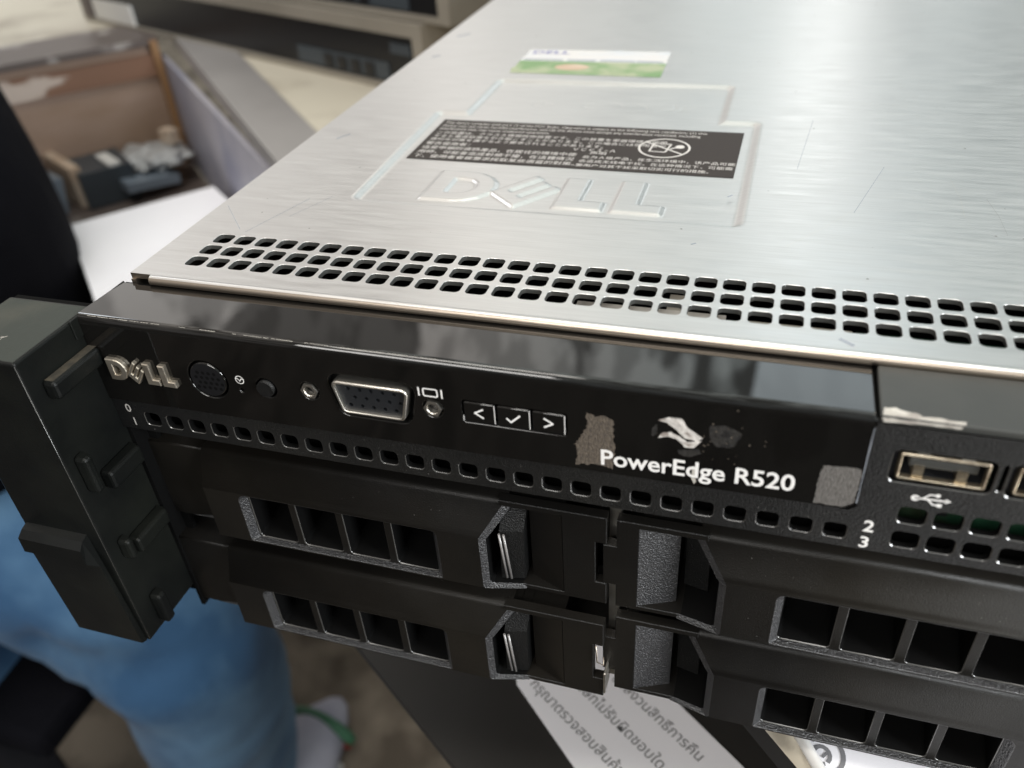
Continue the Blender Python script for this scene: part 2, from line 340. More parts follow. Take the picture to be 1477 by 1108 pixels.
ss = lambda t: np.clip(t, 0, 1) ** 2 * (3 - 2 * np.clip(t, 0, 1))
r_ = 1.6
d_ = sdf(X, Y, offs(outl, -r_)) - r_
Z = -.85 * ss((1.2 - d_) / 2.4)
for o_, hs in logo():
    mpd = lambda l: [(34.3 + 16.9 * x, 33.4 + 16.9 * y) for x, y in l]
    dd = sdf(X, Y, mpd(o_))
    for h_ in hs: dd = np.maximum(dd, -sdf(X, Y, mpd(h_)))
    Z += .55 * ss((.45 - dd) / .95)
for (cx, cy, rr, a0, a1) in ((45, 103, 2.2, 60, 300), (60, 103, 2.2, 80, 300), (66, 103, 2.8, 0, 120), (73, 102, 3, -60, 90), (80, 104, 4, -70, 40), (83, 103, 3.2, -70, 30), (47, 103, 1, 0, 360)):
    an = np.degrees(np.arctan2(Y - cy, X - cx)); rd = np.abs(np.hypot(X - cx, Y - cy) - rr)
    Z += -.10 * ss((.5 - rd) / .5) * (((an - a0) % 360) <= (a1 - a0))
panel = bpy.data.meshes.new('pressed_panel'); o0 = ORG[srv.name]
vv = np.stack([X - o0.x, Y - o0.y, Z - o0.z], -1).reshape(-1, 3) * MM
I = (np.arange(ny - 1)[:, None] * nx + np.arange(nx - 1)[None]).ravel()
panel.from_pydata(vv.tolist(), [], np.stack([I, I + 1, I + 1 + nx, I + nx], 1).tolist()); panel.materials.append(M['lid'])
panel.polygons.foreach_set('use_smooth', [True] * len(panel.polygons)); panel.update()
pob = bpy.data.objects.new('pressed_panel', panel); COL.objects.link(pob); pob.parent = lidob; ORG[pob.name] = o0
# fine scratches and spots on the lid
sm = MB()
for (a, b, wd) in (((-9, 21), (1, 10), .12), ((9, 28), (3, 9), .12), ((14, 30), (9, 18), .08), ((118, 62), (121, 96), .10), ((130, 40), (137, 66), .10), ((-3, 66), (-.8, 70), .5), ((-6, 172), (-2.5, 176), 1.1), ((-5.5, 145), (-3.5, 147), 1.0), ((104, 44), (104.8, 45), .5), ((127, -9.5), (129, -11), .7), ((99, 20), (99.8, 20.6), .4)):
    sm = MB(); strokes(sm, TP(0), [a, b], wd, 'greyink', h=.03); sm.build('scratch' if wd < .3 else 'spot', lidob)

random.seed(23)
for k in range(14):
    x = random.uniform(-5, 200); y = random.choice((random.uniform(14, 55), random.uniform(100, 230))); a = random.uniform(-.5, 1.8); l = random.uniform(4, 26)
    if 18 < x < 108 and y < 125: x += 95
    sm = MB(); strokes(sm, TP(0), [(x, y), (x + l * .5 * math.cos(a), y + l * .5 * math.sin(a)), (x + l * math.cos(a + .05), y + l * math.sin(a + .05))], random.uniform(.03, .055), random.choice(('lidmark2', 'lidmark2', 'bright')), h=.03); sm.build('scratch', lidob)
sm = MB()
for k in range(90):
    x = random.uniform(-9, 210); y = random.uniform(9, 240)
    if 18 < x < 108 and 28 < y < 125: continue
    sm.poly([TP(-.0 + .03)(jag_(circle(x, y, random.uniform(.08, .30), 6)))], 'lidmark')
dso = sm.build('dust_specks', lidob); dso['kind'] = 'stuff'
# black regulatory label
lb = MB(); zl = -.83
lb.poly([TP(zl + .06)([(21.2, 57.2), (104.1, 56.4), (104.3, 86.2), (21.0, 86.8)])], 'label')
t_ = TP(zl + .10)
text(lb, 'This device complies with part 15 of the FCC Rules. Operation is subject to the following two conditions: (1) this', t_, 22.2, 83.6, 2.15, 'labeltext', .0, sx=.735)
text(lb, 'device may not cause harmful interference, and (2) this device must accept any interference received, including', t_, 22.2, 81.2, 2.15, 'labeltext', .0, sx=.74)
text(lb, 'interference that may cause undesired operation.', t_, 22.2, 78.8, 2.15, 'labeltext', .0, sx=.74)
text(lb, 'この装置は、クラスＡ情報技術装置です。この装置を家庭環境で使用', t_, 22.4, 75.8, 2.05, 'labeltext', .0)
text(lb, 'すると電波妨害を引き起こすことがあります。この場合には使用者が', t_, 22.4, 73.3, 2.05, 'labeltext', .0)
text(lb, '適切な対策を講ずるよう要求されることがあります。', t_, 22.4, 70.8, 2.05, 'labeltext', .0)
text(lb, 'ＶＣＣＩ−Ａ', t_, 62.5, 68.4, 2.1, 'labeltext', .0)
text(lb, '警告使用者：', t_, 22.4, 67.6, 2.35, 'labeltext', .0)
text(lb, '這是甲類的資訊產品，在居住的環境中使', t_, 22.4, 64.6, 2.35, 'labeltext', .0)
text(lb, '用時，可能會造成射頻干擾，在這種情況', t_, 22.4, 61.6, 2.35, 'labeltext', .0)
text(lb, '下，使用者會被要求採取某些適當的對策。', t_, 22.4, 58.6, 2.35, 'labeltext', .0)
text(lb, '声明', t_, 67.6, 66.4, 2.2, 'labeltext', .0)
text(lb, '此为Ａ级产品，在生活环境中，该产品可能', t_, 66.4, 63.7, 1.98, 'labeltext', .0)
text(lb, '会造成无线电干扰。在这种情况下，可能需', t_, 66.0, 61.0, 1.98, 'labeltext', .0)
text(lb, '要用户对其干扰采取切实可行的措施。', t_, 65.8, 58.3, 1.98, 'labeltext', .0)
strokes(lb, t_, circle(85.6, 72.9, 6.3, 40), .55, 'labeltext', True)
strokes(lb, t_, [(80.6, 76.6), (90.6, 69.2)], .5, 'labeltext', h=.01)
strokes(lb, t_, [(82.2, 70.4), (86.2, 70.2), (87.0, 75.6), (82.6, 75.8)], .45, 'labeltext', True)
strokes(lb, t_, [(87.2, 72.4), (88.2, 73.4), (90.0, 73.6)], .5, 'labeltext'); lb.poly([t_(circle(89.4, 74.2, 1.15, 14))], 'labeltext')
lb.build('regulatory_label', lidob)
# green product sticker
gs = MB()
gs.poly([TP(.06)([(26.8, 143.4), (75.6, 143.2), (75.2, 156.5), (26.9, 156.6)])], 'coapale')
gs.poly([TP(.06)([(27.2, 129.6), (75.9, 128.6), (75.6, 143.2), (26.8, 143.4)])], 'coagreen')
text(gs, 'DELL', TP(.09), 28.4, 151.6, 5.2, 'blueink', .05, sx=1.15)
for (x, wd) in ((28, 13), (43, 9), (54, 11), (66, 8)): strokes(gs, TP(.09), [(x, 144.8), (x + wd, 144.6)], 1.5, 'greyink')
for (x, y, r, m_) in ((33, 134, 4, 'coapale'), (46, 137, 3.4, 'tan'), (60, 135, 4, 'coapale')): gs.poly([TP(.08)(circle(x, y, r, 12, 1.7))], 'coagreen' if m_ == 'coapale' else 'tan')
gs.build('green_sticker', lidob)

# ---- chassis body
ch = MB()
x0, x1 = -11, 422.8
ch.box(x0, x0 + 1, -13, 688, LZ, -1.2, 'steel'); ch.box(x1 - 1, x1, -13, 688, LZ, -1.2, 'steel')
ch.box(x0, x1, -13, 688, LZ, LZ + 1, 'steel'); ch.box(x0, x1, 687, 688, LZ, -1.2, 'steel')
ch.box(x0 + 1, x1 - 1, -9, -7.6, LZ + 1, -31, 'dark')             # back of the drive bays
ch.box(x0 + 1, x1 - 1, 120, 122, LZ + 1, -3, 'dark')
ch.box(91.2, 93.4, -21, -9, -88, -31, 'bright')                    # polished divider between the bays
ch.box(-13.2, -12.2, -26.6, -13.2, -88.5, -2.2, 'dark'); ch.box(-33, -10, -22.8, -21.6, -88.5, -2.4, 'dark')  # walls added to block light leaking in around the ear
ch.build('chassis', srv)
inn = MB()                                                          # what shows through the lid perforation
inn.box(10, 300, -12.5, -5.6, -14, -12.5, 'dark'); inn.box(10, 300, 9, 118, -30, -29, 'dark')
inn.box(-8, 36, -3, 30, -22, -20.5, 'dark'); inn.box(22, 34, -9.5, -3.0, -7.8, -7.0, 'backblack')
inn.box(80, 108, -12.9, 1.8, -5.4, -4.6, 'inner'); inn.box(112, 130, -2.6, 2.4, -6.6, -5.6, 'beige'); inn.box(97, 101, 1.8, 7.5, -5.4, -4.6, 'beige')
inn.box(91.5, 107.8, -12.7, -3.2, -4.55, -4.4, 'innerlabel'); inn.box(71, 76, -12, -1, -5.5, -4.4, 'inner'); inn.box(76.2, 79, -12, -3, -6, -4.6, 'orange')
for k in range(9): inn.box(112.8 + k * 2.4, 114 + k * 2.4, -8.0, -6.6, -11.5, -10.0, 'inner')
for k in range(14): inn.cyl((30 + k * 3.1, -.6, -26), (0, 0, 1), .45, .35, 9, 'bright', 8)
text(inn, '24W', TP(-4.36), 98.4, -4.0, 2.0, 'blueink', .03, rot=-1.4); text(inn, 'E2', TP(-4.36), 108.6, -3.8, 2.0, 'blueink', .03, rot=-1.4)
inn.box(134, 300, -12, 30, -24, -22.5, 'pcb')
for k in range(16): inn.box(136 + k * 6.3, 139.6 + k * 6.3, -9 + (k % 3) * 5, -6 + (k % 3) * 5, -22.5, -19 + (k % 4), 'slate')
inn.build('inner_components', srv)
for (x, y) in ((60, 40), (380, 40), (60, 640), (380, 640)):
    ft = MB(); ft.cyl((x, y, LZ - 6), (0, 0, 1), 9, 8, 6, 'backblack'); ft.build('rubber_foot', srv)

# ---- control panel: glossy strip
YF = -27.6
cp = MB()
def zb(x): return -21.55 + (x + 13) * .0068
gx = 132.5; gl = -13.2
# top strip, rounded ridge
pr = [(-13.4, -1.95), (-26.4, -1.45), (-26.95, -1.62), (-27.35, -2.05), (-27.6, -2.75), (-27.6, -3.2)]
for a, b in zip(pr, pr[1:]):
    cp.add([(gl, a[0], a[1]), (gx - .5, a[0], a[1]), (gx - .5, b[0], b[1]), (gl, b[0], b[1])], [(0, 1, 2, 3)], 'gloss', a[0] < -20)
    cp.add([(gx - .5, a[0], a[1]), (gx, a[0] + (.1 if a[0] < -20 else 0), a[1] - .5), (gx, b[0] + .1, b[1] - .5), (gx - .5, b[0], b[1])], [(0, 1, 2, 3)], 'gloss', False)
cp.add([(gx, -13.4, -2.4), (gx, -27.5, -2.4), (gx, -27.5, -20), (gx, -13.4, -20)], [(0, 1, 2, 3)], 'gloss')
outer = [(gl, zb(gl))] + [(x, zb(x)) for x in (20, 50, 80, 110)] + [(gx - 2.2, zb(gx - 2)), (gx - 1.0, zb(gx) + .35), (gx - .25, zb(gx) + 1.1), (gx, zb(gx) + 2.4), (gx, -3.2), (gl, -3.2)]
vga = [(41.0, -9.6)] + arc(42.3, -9.5, 1.3, 1.3, 180, 90, 4)[1:] + arc(54.8, -9.5, 1.3, 1.3, 90, 0, 4) + arc(53.8, -14.2, 1.3, 1.3, 0, -90, 4) + arc(43.3, -14.2, 1.3, 1.3, -90, -180, 4)
vga = vga[::-1]
holes = [circle(13.4, -12.8, 4.35, 36), circle(20.55, -14.3, .45, 12), circle(26.3, -12.8, 2.15, 24), circle(35.65, -12.0, 1.95, 20), circle(60.35, -12.0, 1.95, 20),
         offs(vga, 1.0), rrect(66.0, 84.9, -13.9, -9.15, .5, 3)]
mpF = FR(YF)
cp.poly([mpF(outer)] + [mpF(offs(h, .22)) for h in holes], 'gloss')
for h in holes: cp.strip(mpF(offs(h, .22)), mpF(h, .22), 'gloss', True, True); cp.strip(mpF(h, .22), mpF(h, 1.6), 'matte')
cp.strip(mpF(outer), mpF(outer, 2.0), 'gloss')
ctl = cp.build('control_panel', srv)
bd = MB()                                                           # dark backing inside the cut-outs
bd.box(gl, gx - 1, YF + 1.6, YF + 2.4, -20.8, -3.4, 'dark'); bd.box(gl, 170, -13.3, -12.4, -31, -2.4, 'dark'); bd.build('backing', ctl)
lg = MB()
for o_, hs in logo():
    mp2 = lambda l: [(-9.35 + 4.6 * x, -15.5 + 5.0 * y) for x, y in l]
    outl2 = mp2(o_); inn2 = [mp2(h) for h in hs]
    lg.poly([mpF(offs(outl2, -.16), -.95)] + [mpF(offs(h, .10), -.95) for h in inn2], 'badge')
    lg.strip(mpF(offs(outl2, -.16), -.95), mpF(outl2, -.75), 'badge'); lg.strip(mpF(outl2, -.75), mpF(outl2, 0), 'badge')
    for h in inn2: lg.strip(mpF(offs(h, .10), -.95), mpF(h, -.75), 'badge'); lg.strip(mpF(h, -.75), mpF(h, 0), 'badge')
lg.build('logo_badge', ctl)
pb = MB()
pb.poly([mpF(circle(13.4, -12.8, 3.75, 36), -.05)], 'backblack'); pb.strip(mpF(circle(13.4, -12.8, 3.75, 36), -.05), mpF(circle(13.4, -12.8, 4.0, 36), .3), 'gloss', True, True)
pb.strip(mpF(circle(13.4, -12.8, 4.0, 36), .3), mpF(circle(13.4, -12.8, 4.0, 36), 1.5), 'gloss')
for k in range(19):
    q, r = divmod(k, 5); pb.poly([mpF(circle(10.9 + r * 1.25 + (q % 2) * .6, -14.7 + q * 1.15, .42, 6), -.07)], 'dark')
pb.build('power_button', ctl)
nb = MB()
nb.cyl((26.3, YF + 1.5, -12.8), (0, -1, 0), 1.85, 1.75, 2.1, 'matte', 24); nb.build('identification_button', ctl)
sy = MB()
strokes(sy, mpF, circle(20.8, -11.7, .88, 20), .16, 'print', True, .02); strokes(sy, mpF, [(19.95, -11.5), (20.4, -11.4), (20.8, -12.0), (21.2, -11.4), (21.65, -11.55)], .16, 'print', h=.03)
sy.build('power_symbol', ctl); sy = MB()
strokes(sy, mpF, rrect(58.95, 61.6, -9.25, -7.65, .3, 2), .28, 'print', True, .02)
for x in (58.1, 62.45): strokes(sy, mpF, [(x, -9.35), (x, -7.55)], .30, 'print', h=.02)
sy.build('monitor_symbol', ctl); sy = MB()
text(sy, 'PowerEdge R520', mpF, 90.6, -18.95, 4.86, 'print', .08, sx=.952, rot=.016, h=.08)
sy.build('model_lettering', ctl)
for cx in (35.65, 60.35):
    sc = MB(); hx = circle(cx, -12.0, 1.75, 6)
    sc.strip(mpF(hx, 1.5), mpF(hx, -.2), 'bright'); sc.poly([mpF(hx, -.2), mpF(circle(cx, -12.0, 1.1, 16), -.2)], 'bright')
    for k in range(4): sc.strip(mpF(circle(cx, -12, 1.1 - .07 * (k % 2), 16), -.2 + .35 * k), mpF(circle(cx, -12, 1.1 - .07 * ((k + 1) % 2), 16), .15 + .35 * k), 'bright', True, True)
    sc.poly([mpF(circle(cx, -12.0, 1.1, 16), 1.3)], 'backblack'); sc.build('screw_post', ctl)
vg = MB()
vo = offs(vga, -.05); vi = offs(vga, -.62)
vg.strip(mpF(vo, 1.5), mpF(vo, -.55), 'bright', True, False); vg.strip(mpF(vo, -.55), mpF(offs(vo, -.18), -.8), 'bright', True, True)
vg.strip(mpF(offs(vo, -.18), -.8), mpF(vi, -.65), 'bright', True, True); vg.strip(mpF(vi, -.65), mpF(vi, 1.5), 'bright')
pins = []
for r, (z, xs) in enumerate(((-10.0, 44.0), (-11.85, 45.1), (-13.7, 44.0))):
    for k in range(5): pins.append((xs + k * 2.29 - (0 if r != 1 else 0), z))
vg.poly([mpF(vi, -.1)] + [mpF(circle(x, z, .42, 10), -.1) for x, z in pins], 'insert')
for x, z in pins:
    vg.strip(mpF(circle(x, z, .42, 10), -.1), mpF(circle(x, z, .42, 10), 1.2), 'insert'); vg.poly([mpF(circle(x, z, .42, 10), 1.2)], 'backblack')
vg.build('video_port', ctl)
for (xa, xb, g) in ((66.3, 72.05, '<'), (72.45, 78.4, 'v'), (78.8, 84.6, '>')):
    bt = MB(); l = rrect(xa, xb, -13.6, -9.35, .35, 2)
    bt.poly([mpF(offs(l, -.2), -.1)], 'gloss'); bt.strip(mpF(offs(l, -.2), -.1), mpF(l, .1), 'gloss', True, True); bt.strip(mpF(l, .1), mpF(l, 1.6), 'gloss')
    c0, cz = (xa + xb) / 2, -11.5
    if g == '<': pp = [(c0 + .75, cz + .95), (c0 - .8, cz), (c0 + .75, cz - .95)]
    elif g == '>': pp = [(c0 - .75, cz + .95), (c0 + .8, cz), (c0 - .75, cz - .95)]
    else: pp = [(c0 - 1.2, cz - .2), (c0 - .45, cz - .95), (c0 + 1.2, cz + .7)]
    strokes(bt, mpF, pp, .34, 'print', h=.13)
    strokes(bt, mpF, [(xb - .05, -9.5), (xb - .05, -13.5)], .14, 'print', h=.03)
    if g == '<': strokes(bt, mpF, [(xa - .1, -12.4), (xa - .1, -13.5)], .14, 'print', h=.03)
    bt.build('arrow_button' if g != 'v' else 'select_button', ctl)
def jag(l, n=4, a=.22):
    out = []
    for i in range(len(l)):
        p, q = l[i], l[(i + 1) % len(l)]
        for k in range(n): out.append((p[0] + (q[0] - p[0]) * k / n + random.uniform(-a, a), p[1] + (q[1] - p[1]) * k / n + random.uniform(-a, a)))
    return out
rs = MB()
rs.poly([mpF(jag([(88.3, -7.9), (90.0, -8.6), (91.5, -8.1), (92.9, -9.0), (92.9, -12.1), (93.3, -15.4), (92.9, -19.6), (90.0, -19.3), (86.1, -19.8), (86.8, -17.3), (86.2, -15.3), (87.3, -13.2), (88.4, -11.2)], 9, .20), -.05)], 'glue')
rs.build('glue_residue', ctl); rs = MB()
rs.poly([mpF(jag([(126.3, -12.1), (130.9, -11.7), (132.1, -11.9), (132.0, -19.0), (130.5, -20.2), (126.0, -20.2), (126.0, -16.2)], 12, .13), -.05)], 'glue2')
rs.build('glue_residue', ctl)
pl = MB()
pl.poly([mpF(jag([(100.2, -7.5), (102.0, -6.6), (104.0, -6.6), (105.0, -8.3), (107.6, -10.0), (106.7, -10.9), (104.7, -10.6), (103.4, -9.2), (101.8, -7.9)], 3, .10), -.10)], 'peel')
pl.poly([mpF(jag([(100.3, -11.2), (100.9, -10.1), (102.4, -9.6), (103.9, -10.4), (105.2, -11.2), (107.4, -10.6), (106.3, -12.3), (104.8, -12.4), (103.5, -11.0), (102.0, -10.6)], 3, .08), -.13)], 'peel')
pl.poly([mpF(jag([(106.3, -16.2), (107.0, -16.6), (107.0, -19.6), (106.7, -20.3), (106.2, -18.7)], 3, .12), -.06)], 'scrape')
for l in ([(108.4, -7.3), (111.1, -6.8), (113.6, -8.2), (112.3, -11.2), (109.6, -11.4), (108.4, -9.6)], [(103.6, -13.1), (106.8, -12.5), (107.6, -13.3), (105.4, -14.6), (103.9, -14.1)], [(99.2, -9.4), (100.2, -8.4), (100.2, -10.4), (99.4, -11.2)]):
    pl.poly([mpF(jag(l, 4, .16), -.04)], 'smudge')
for k in range(26):
    x, z = random.gauss(109, 5), random.gauss(-11, 2.2)
    if 96 < x < 122: pl.poly([mpF(jag(circle(x, z, random.uniform(.06, .18), 5), 1, .05), -.05)], 'glue')
pl.build('peeled_emblem', ctl)

wr = MB(); random.seed(11); x = -13
while x < 62:                                                       # worn, scuffed ridge of the glossy strip
    l = random.uniform(.5, 3.5); wd = random.uniform(.03, .09) * (1 if x < 40 else .6)
    if random.random() < .8: wr.add([(x, -26.9 - wd, -1.57), (x + l, -26.9 - wd, -1.57), (x + l, -26.9, -1.545), (x, -26.9, -1.545)], [(0, 1, 2, 3)], 'scrape')
    x += l + random.uniform(0, .8)
wr.build('edge_wear_and_glint', ctl); wr = MB()
wr.poly([mpF(jag([(132.28, -3.6), (132.42, -3.6), (132.42, -19.0), (132.3, -19.0)], 8, .03), -.02)], 'greyink'); wr.build('edge_wear_and_glint', ctl)
# ---- vent panel under and beside the glossy strip
vp = MB(); YM = -27.15; mpM = FR(YM)
hl = [rrect(-4.5 + 5.388 * k - 1.82, -4.5 + 5.388 * k + 1.82, -27.75, -24.5, .85, 4) for k in range(26)]
outer = [(-13.2, -29.5), (gx + .9, -29.5), (gx + .9, -2.9), (gx + .15, -2.9), (gx + .15, -20.1), (gx - 1.2, -21.2), (gx - 3, zb(gx) - .35), (60, zb(60) - .25), (gl, zb(gl) - .2)]
plate(vp, mpM, outer, hl, 'matte', 1.4, .13, mh='dark', mc='edge', ocham=False)
# right part with the sockets
h2 = [rrect(140.9 + 5.27 * k - 2.1, 140.9 + 5.27 * k + 2.1, z - 1.75, z + 1.75, .95, 4) for k in range(10) for z in (-20.45, -25.85)]
us = [rrect(135.9, 150.3, -13.75, -7.4, 1.1, 4), rrect(152.1, 166.5, -13.75, -7.4, 1.1, 4)]
slot = rrect(150.95, 151.7, -12.9, -7.7, .37, 4)
outer2 = [(gx + .9, -29.5), (192, -29.5), (192, -2.9), (gx + .9, -2.9)]
plate(vp, mpM, outer2, h2 + us + [slot], 'matte', 1.4, .13, mh='dark', mc='edge', ocham=False)
vp.add([(-13.2, YM, -29.5), (192, YM, -29.5), (192, -13.3, -30.5), (-13.2, -13.3, -30.5)], [(0, 1, 2, 3)], 'dark')
vpo = vp.build('vent_panel', srv)
tp = MB()                                                           # grey steel ledge above the sockets
tp.box(gx + .35, 192, -26.9, -13.5, -2.9, -1.55, 'grey', .3); led = tp.build('steel_ledge', srv)
sp = MB(); sp.poly([[(x, y, -1.50) for x, y in jag([(133.1, -26.7), (133.4, -24.9), (135.1, -24.6), (136.0, -25.2), (137.8, -25.3), (138.6, -26.0), (140.5, -25.8), (142.2, -26.0), (144.6, -26.1), (144.2, -26.8)], 3, .12)]], 'scrape')
sp.poly([[(x, -26.93, z) for x, z in jag([(133.1, -1.9), (138, -1.75), (144, -1.8), (143.8, -2.3), (138, -2.3), (133.4, -2.75)], 4, .12)]], 'scrape'); sp.build('torn_sticker', led)
tx = MB()
text(tx, '0', mpM, -10.6, -24.9, 2.9, 'greyprint', .03, h=.03); text(tx, '1', mpM, -10.2, -28.4, 2.9, 'greyprint', .03, h=.03); tx.build('bay_number', vpo, 'worn digits 0 and 1'); tx = MB()
text(tx, '2', mpM, 134.25, -25.2, 3.5, 'print', .07, h=.03); text(tx, '3', mpM, 134.15, -28.9, 3.5, 'print', .07, h=.03)
tx.build('bay_number', vpo, 'bright digits 2 and 3'); tx = MB()
tx.poly([mpM(circle(140.55, -16.4, .62, 16), -.03)], 'print'); strokes(tx, mpM, [(140.5, -16.4), (145.0, -16.25)], .32, 'print', h=.03)
tx.poly([mpM([(144.8, -15.75), (145.7, -16.25), (144.8, -16.75)], -.03)], 'print')
strokes(tx, mpM, [(141.6, -16.35), (142.5, -15.35), (143.4, -15.35)], .28, 'print', h=.035); tx.poly([mpM(circle(143.6, -15.35, .38, 10), -.03)], 'print')
strokes(tx, mpM, [(142.3, -16.35), (143.2, -17.3), (144.0, -17.3)], .28, 'print', h=.035); tx.poly([mpM(rrect(143.8, 144.5, -17.65, -16.95, .02, 1), -.03)], 'print')
tx.build('usb_symbol', vpo)
for k, x in enumerate((136.9, 153.1)):
    ub = MB(); o1 = rrect(x, x + 12.6, -13.25, -8.0, .5, 3); i1 = offs(o1, -.45)
    ub.strip(mpM(o1, 3.0), mpM(o1, .25), 'gold'); ub.strip(mpM(o1, .25), mpM(i1, .2), 'gold', True, True); ub.strip(mpM(i1, .2), mpM(i1, 1.2), 'gold'); ub.strip(mpM(i1, 1.2), mpM(i1, 6), 'insert')
    ub.poly([mpM(i1, 6)], 'backblack')
    ub.box(x + 1.6, x + 11.3, YM + 1.0, YM + 6, -11.0, -9.5, 'grey', .2)
    for cx in (x + 3.1, x + 9.2):
        ub.box(cx - .75, cx + .75, YM + .55, YM + 5, -12.7, -10.7, 'gold'); ub.box(cx - .9, cx + .9, YM + .1, YM + 2.4, -7.85, -7.45, 'bright')
    ub.box(x - .9, x - .1, YM + 1.2, YM + 2, -13.5, -7.6, 'backblack')
    ub.build('usb_port', vpo)
gb = MB(); gb.box(136, 190, YM + 6.5, YM + 7.5, -29, -16.5, 'pcb')
for k in range(7): gb.box(144.5 + 6.6 * k, 147 + 6.6 * k, YM + 4.5, YM + 6.6, -23.5 + (k % 3), -18.5, 'backblack')
gb.build('circuit_board', vpo)

# ---- drive carriers
def carrier(col, row):
    dz = -28.2 * row; dy = -2.5 if (row == 1 and col == 0) else (.0 if row == 0 else .3)
    mx = (lambda x: x) if col == 0 else (lambda x: 180.2 - x)
    def T(p): return (mx(p[0]), p[1] + dy, p[2] + dz)
    def FP(y): return lambda l, d=0: [T((x, y + d, z)) for x, z in l]
    C = MB(); A = lambda vs, m, sm=False: C.add([T(v) for v in vs], [tuple(range(len(vs)))], m, sm)
    yt, zt, yf, zc, zbt = -24.4, -35.9, YF, -43.6, -58.7
    xl = 2.2 if col == 0 else -8.0
    # chamfered upper part of the bulge, with a softened crease and top edge
    ps = [(-14, -35.0, 71.5), (-23.6, -35.0, 71.5), (-24.2, -35.35, 71.2), (-24.7, -36.2, 70.7), (-26.9, -42.1, 67.2), (-27.35, -43.0, 66.5), (yf, zc, 66.0)]
    for a, b in zip(ps, ps[1:]):
        A([(xl, a[0], a[1]), (a[2], a[0], a[1]), (b[2], b[0], b[1]), (xl, b[0], b[1])], 'carrier', True)
        A([(xl, a[0], a[1]), (xl, b[0], b[1]), (xl, -14, b[1]), (xl, -14, a[1])], 'carrier')
    big = rrect(10.6, 57.0, -58.1, -43.9, 1, 5, rs=(1.6, 2.2, .5, .5))
    F = FP(yf)
    C.poly([F([(xl, zbt + .3), (66, zbt + .3), (66, zc), (xl, zc)]), F(big)], 'carrier')
    C.strip(F([(xl, zbt + .3), (66, zbt + .3)]), F([(xl, zbt), (66, zbt)], .3), 'carrier', False)
    C.strip(F([(xl, zbt), (66, zbt)], .3), F([(xl, zbt), (66, zbt)], 14), 'carrier', False)
    A([(xl, yf, zc), (xl, yf, zbt + .3), (xl, yf + .3, zbt), (xl, -14, zbt), (xl, -14, zc)], 'carrier')
    inn_ = rrect(12.0, 55.6, -57.95, -44.2, 1, 5, rs=(1.4, 1.6, .5, .5))
    C.strip(F(big), F(offs(big, -.22), .12), 'rough', True, True)
    C.strip(F(offs(big, -.22), .12), F(inn_, 1.5), 'rough', True, False)
    slots = [rrect(12.0 + 11.27 * k + .35, 12.0 + 11.27 * k + 9.75, -57.7, -44.5, .8, 4) for k in range(4)]
    C.poly([F(inn_, 1.5)] + [F(offs(s, .16), 1.5) for s in slots], 'carrier')
    for s in slots:
        C.strip(F(offs(s, .16), 1.5), F(s, 1.68), 'edge', True, True)
        deep = [(x - 1.2, z + .2) for x, z in offs(s, -.6)]
        C.strip(F(s, 1.68), F(deep, 13), 'dark', True); C.poly([F(deep, 13)], 'backblack')
    # rim around the finger pocket: polyline of the bulge end
    O = [(71.5, -23.9, -35.1), (70.7, -24.7, -36.2), (66.5, -27.35, -43.0), (66.0, yf, -43.8), (66.0, yf, -58.0), (66.4, yf + .2, -58.7), (74.5, -25.2, -59.0)]
    Ii = [(73.0, -22.9, -36.2), (72.2, -23.8, -37.0), (67.9, -26.4, -43.7), (67.3, -26.7, -44.4), (67.3, -26.7, -56.9), (67.9, -26.4, -57.6), (75.3, -24.6, -57.9)]
    In = [(x, -10, z) for x, y, z in Ii]
    C.strip([T(p) for p in O], [T(p) for p in Ii], 'rough', False, False); C.strip([T(p) for p in Ii], [T(p) for p in In], 'dark', False, False)
    # flat end plate with its recessed ramp
    e = 91.4 if col == 0 else 86.9
    ye = -25.0; G = FP(ye)
    if col == 0: nt_ = [(e, -41.7), (e - 2.2, -41.7), (e - 2.2, -53.0), (e, -53.0)]
    else: nt_ = [(e, -41.9), (e + 2.6, -41.9), (e + 2.6, -52.8), (e, -52.8)]
    pl_ = [(70, -34.8), (e, -34.8)] + nt_ + [(e, -59.1), (72, -59.1), (72, -57.9), (82.6, -57.9), (82.6, -36.2), (70, -36.2)]
    C.poly([G(offs(pl_, -.15))], 'carrier'); C.strip(G(offs(pl_, -.15)), G(pl_, .15), 'matte', True); C.strip(G(pl_, .15), G(pl_, 2.2), 'carrier')
    A([(82.6, ye, -36.2), (82.6, ye, -57.9), (75.2, -21.9, -57.9), (75.2, -21.9, -36.2)], 'carrier' if col == 0 else 'rough')
    A([(75.2, -21.9, -57.9), (75.2, -21.9, -36.2), (75.2, -10, -36.2), (75.2, -10, -57.9)], 'dark')
    A([(67.5, ye + .2, -57.84), (82.55, ye + .2, -57.84), (82.55, -10, -57.84), (67.5, -10, -57.84)], 'carrier'); A([(70, ye + .2, -36.26), (82.55, ye + .2, -36.26), (82.55, -10, -36.26), (66, -10, -36.26)], 'carrier')
    A([(60, -10, -34), (90, -10, -34), (90, -10, -59), (60, -10, -59)], 'backblack')
    name = 'drive_carrier'
    lab = [['upper left drive carrier with clean black grille', 'upper right drive carrier with a bright grille rim'], ['lower left drive carrier pulled slightly forward of the others', 'lower right drive carrier ending at the picture corner']][row][col]
    body = C.build(name, srv, lab)
    # release button with ribs
    B = MB()
    def BB(x0, x1, y0, y1, z0, z1, m):
        a, b = sorted((mx(x0), mx(x1))); B.box(a, b, y0 + dy, y1 + dy, z0 + dz, z1 + dz, m, .12)
    prf = [(70.0, -20, -37.2), (70.0, -23.6, -39.0), (69.6, -25.0, -43.5), (69.4, -25.2, -57.0)]
    if col: prf = [(x, y + 6.5, z) for x, y, z in prf]
